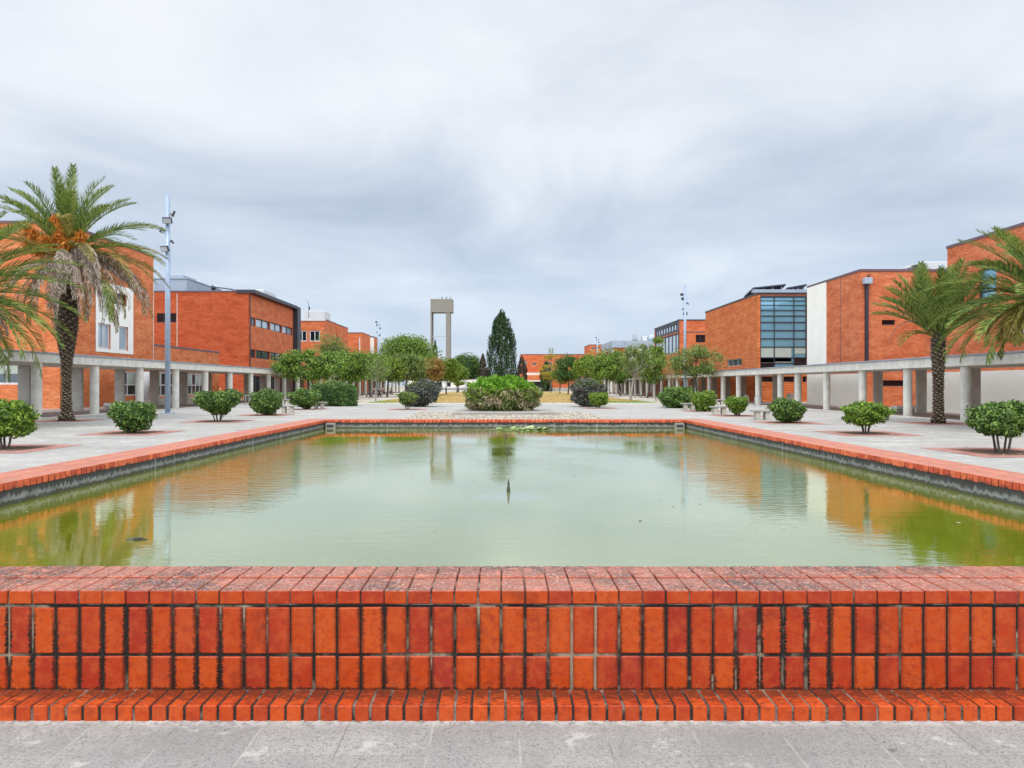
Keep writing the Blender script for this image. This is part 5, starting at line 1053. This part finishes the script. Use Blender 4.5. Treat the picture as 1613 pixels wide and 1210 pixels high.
def crown(n, el_hi, el_lo, L, droop_hi, droop_lo, old_from=0.7, jitter=0.12):
    out = []
    for i in range(n):
        f = i / (n - 1); el = R(el_hi + (el_lo - el_hi) * f + rf.uniform(-7, 7)); az = i * 2.39996 + rf.uniform(-0.25, 0.25)
        out.append((az, el, L * rf.uniform(0.85, 1.08) * (0.86 + 0.14 * min(1, f * 2)), R(droop_hi + (droop_lo - droop_hi) * f), 'old' if f > old_from and rf.random() < 0.7 else 'live'))
    return out
fr1 = crown(84, 86, -14, 4.45, 46, 86, 0.5)
fr1 = [q for i_, q in enumerate(fr1) if not (math.sin(q[0]) < -0.55 and (q[1] < R(18) or (q[1] < R(76) and i_ % 2 != 0)))]
for i in range(15): fr1.append((R(rf.choice([-90, -60, -30, -120, -150, 0, 20, 160, 60, 110])) + rf.uniform(-0.3, 0.3), R(rf.uniform(-25, 5)), rf.uniform(3.2, 4.4), R(rf.uniform(92, 108)), 'dead'))
for i in range(15): fr1.append((R(rf.uniform(-70, 15)), R(rf.uniform(0, 22)), rf.uniform(4.2, 5.4), R(rf.uniform(98, 118)), 'dead'))
prof1 = [(-0.05, 0.42), (0.12, 0.37), (0.35, 0.25), (1.0, 0.20), (1.9, 0.20), (2.7, 0.25), (3.4, 0.38), (4.2, 0.50), (5.0, 0.53), (5.8, 0.48), (6.6, 0.36), (7.3, 0.2)]
palm('tall date palm with orange date clusters and hanging grey dead fronds, left', X(105, 32.9), 32.9, prof1, 7.25, fr1, 101, 0.095, 420,
     dates=[(R(-92), R(66), 1.7), (R(-85), R(60), 1.4), (R(-105), R(32), 1.1), (R(-160), R(42), 1.9), (R(-35), R(38), 1.4), (R(-60), R(24), 1.1), (R(-140), R(16), 1.4), (R(-75), R(45), 1.2)])
fr2 = crown(70, 80, -22, 4.2, 45, 75, 1.1)
for i in range(10): fr2.append((R(rf.uniform(-60, 30)), R(rf.uniform(-15, 5)), 2.2, R(85), 'dead'))
prof2 = [(-0.05, 0.45), (0.3, 0.33), (1.5, 0.28), (3.0, 0.33), (4.3, 0.40), (5.0, 0.25)]
palm('date palm mostly outside the left photo edge, only its fronds showing', -20.0, 26.6, prof2, 4.75, fr2, 102, 0.09, 200)
fr3 = [(az, el, L, dr, k) for (az, el, L, dr, k) in crown(40, 87, 36, 3.15, 5, 44, 1.1)]
fr3.append((R(-172), R(48), 2.9, R(150), 'bare')); fr3.append((R(-160), R(20), 2.2, R(70), 'old'))
prof3 = [(-0.05, 0.32), (0.15, 0.31), (0.4, 0.23), (1.2, 0.21), (2.2, 0.23), (2.9, 0.28), (3.5, 0.29), (3.95, 0.16)]
palm('shorter date palm with upright fronds in front of the right gallery', X(1478, 30.7), 30.7, prof3, 3.5, fr3, 103, 0.085, 240)
fr4 = crown(60, 76, -12, 3.6, 40, 78, 0.9)
for i in range(8): fr4.append((R(rf.uniform(-210, -130)), R(rf.uniform(-10, 10)), 2.4, R(90), 'old'))
palm('large date palm mostly outside the right photo edge, fronds reaching in', X(1652, 25.2), 25.2, prof2, 4.35, fr4, 104, 0.09, 200)

# ================================================================== PEOPLE AND BIRD
def skin_obj(name, nodes, edges, m, parent, sub=1):
    me = bpy.data.meshes.new(name); me.from_pydata([n[0] for n in nodes], edges, []); me.update(); me.materials.append(m)
    o = bpy.data.objects.new(name, me); col.objects.link(o); o.parent = parent
    sm = o.modifiers.new('skin', 'SKIN'); sm.use_smooth_shade = True
    if not me.skin_vertices:
        bpy.context.view_layer.objects.active = o
        bpy.ops.mesh.customdata_skin_add()
    for i, n in enumerate(nodes): me.skin_vertices[0].data[i].radius = (n[1], n[1] if len(n) < 3 else n[2]); me.skin_vertices[0].data[i].use_root = (i == 0)
    s = o.modifiers.new('sub', 'SUBSURF'); s.levels = sub; s.render_levels = sub
    return o
def person(label, x, y, rz, pose, top, legs, z=0.0):
    t = root('person', label, 'person', (0, 0, 0)); t.location = (x, y, z); t.rotation_euler.z = R(rz)
    if pose == 'stand': hip, kn, an, toe = 0.92, (0.03, 0.50), (0.0, 0.08), (-0.14, 0.03)
    else: hip, kn, an, toe = 0.52, (-0.42, 0.50), (-0.42, 0.08), (-0.58, 0.04)
    lx = lambda s, v: (s * 0.10, v[0], v[1])
    nodes = [((0, 0, hip), 0.13, 0.10), ((0, 0.0, hip + 0.25), 0.12, 0.09), ((0, 0, hip + 0.46), 0.15, 0.09), ((0, -0.01, hip + 0.56), 0.05), ((0, -0.03, hip + 0.65), 0.075, 0.085), ((0, -0.03, hip + 0.76), 0.07, 0.085)]
    ed = [(0, 1), (1, 2), (2, 3), (3, 4), (4, 5)]
    for s in (-1, 1):
        b = len(nodes); nodes += [((s * 0.10, 0, hip - 0.06), 0.085), (lx(s, kn), 0.058), (lx(s, an), 0.04), ((s * 0.10, toe[0], toe[1]), 0.035, 0.03)]; ed += [(0, b), (b, b + 1), (b + 1, b + 2), (b + 2, b + 3)]
        b = len(nodes); elb = (s * 0.24, 0.02, hip + 0.17); wr = (s * 0.2, -0.2, hip + 0.08) if pose != 'stand' else (s * 0.25, -0.06, hip - 0.06)
        nodes += [((s * 0.18, 0, hip + 0.44), 0.055), (elb, 0.042), (wr, 0.028), (tuple(np.array(wr) + (0, -0.05, -0.04)), 0.032, 0.016)]; ed += [(2, b), (b, b + 1), (b + 1, b + 2), (b + 2, b + 3)]
        for k in range(4): nodes.append((tuple(np.array(wr) + ((k - 1.5) * 0.018, -0.10 + 0.006 * abs(k - 1.4), -0.09)), 0.008)); ed.append((b + 3, len(nodes) - 1))
        nodes.append((tuple(np.array(wr) + (-s * 0.04, -0.06, -0.04)), 0.009)); ed.append((b + 3, len(nodes) - 1))
    skin_obj('body', nodes, ed, M['skin'], t)
    g_ = 1.18; sub_ = [(n[0], *(r * g_ for r in n[1:])) for n in nodes]
    skin_obj('shirt', [sub_[0], sub_[1], sub_[2], sub_[10], sub_[11], sub_[12 + 9 + 0 + 2], sub_[12 + 9 + 3]], [(0, 1), (1, 2), (2, 3), (3, 4), (2, 5), (5, 6)], M[top], t)
    skin_obj('trousers', [sub_[0], sub_[6], sub_[7], sub_[8], sub_[19], sub_[20], sub_[21]], [(0, 1), (1, 2), (2, 3), (0, 4), (4, 5), (5, 6)], M[legs], t)
    skin_obj('hair', [((0, 0.01, hip + 0.80), 0.075), ((0, 0.04, hip + 0.72), 0.075)], [(0, 1)], M['hair'], t)
    return t
person('seated person in black on the stone bench under the left trees', X(598, 97), 96.98, 10, 'sit', 'cloth_dark', 'cloth_dark')
person('seated person in dark top and jeans behind the bare young tree', X(589, 105), 104.98, -20, 'sit', 'cloth_dark', 'cloth_blue')
person('seated person in dark clothes nearest the left gallery', X(604, 118), 117.98, 30, 'sit', 'cloth_dark', 'cloth_dark')
person('seated person in a pale shirt on the far left bench', X(616, 131), 130.98, 0, 'sit', 'cloth_pale', 'cloth_dark')
person('person in a pink top walking at the far end of the lawn', X(887, 186), 186, 60, 'stand', 'cloth_pink', 'cloth_pale')
t = root('bird', 'small dark bird perched on the black drainpipe hopper', 'bird', (0, 0, 0)); t.location = (xd + 0.1, Y2r - 0.22, 9.35); t.rotation_euler.z = R(20)
skin_obj('body', [((0, 0, 0.17), 0.055, 0.06), ((0.07, 0, 0.21), 0.045), ((0.12, 0, 0.27), 0.03), ((0.15, 0, 0.285), 0.03), ((0.19, 0, 0.28), 0.008), ((-0.09, 0, 0.13), 0.03), ((-0.2, 0, 0.08), 0.012, 0.03), ((0.0, 0.025, 0.06), 0.01), ((0.0, -0.025, 0.06), 0.01), ((0.02, 0.025, 0.005), 0.006), ((0.02, -0.025, 0.005), 0.006)],
         [(0, 1), (1, 2), (2, 3), (3, 4), (0, 5), (5, 6), (0, 7), (0, 8), (7, 9), (8, 10)], M['cloth_dark'], t)

# ================================================================== LITTER
rng = np.random.default_rng(77); N = 900
xx = rng.uniform(-22, 20, N); yv = rng.uniform(8, 62, N); ok = (xx < LX - 0.8) | (xx > RX + 0.8) | (yv > FY + 1); xx, yv = xx[ok], yv[ok]
P = np.stack([xx, yv, np.full(len(xx), 0.014)], 1)
for k, b in enumerate(bl + brr + [(103, 32.9), (1477, 30.7)]):
    m_ = 45; P = np.concatenate([P, np.stack([X(b[0], b[1]) + rng.normal(size=m_) * 0.8, b[1] + rng.normal(size=m_) * 0.8, np.full(m_, 0.016)], 1)])
tag(quads('fallen_leaves', leafq(P, 0.07, 0.6, rng, nrm=np.tile((0, 0, 1.0), (len(P), 1)), nw=0.85), M['leaf_tan'], None), 'scattered dry leaves on the plaza paving', 'fallen leaves', kind='stuff')
N = 110; P = np.stack([rng.uniform(LX + 0.1, RX - 0.1, N), rng.uniform(NY + 0.3, FY - 0.1, N), np.full(N, WZ + 0.004)], 1); e_ = rng.random(N) < 0.5
P[e_, 0] = np.where(rng.random(e_.sum()) < 0.5, LX + 0.06 + rng.random(e_.sum()) ** 2 * 0.5, RX - 0.06 - rng.random(e_.sum()) ** 2 * 0.5)
tag(quads('floating_leaves', leafq(P, 0.045, 0.6, rng, nrm=np.tile((0, 0, 1.0), (N, 1)), nw=0.97), M['leaf_tan'], None), 'small dry leaves floating on the pool', 'floating leaves', kind='stuff')
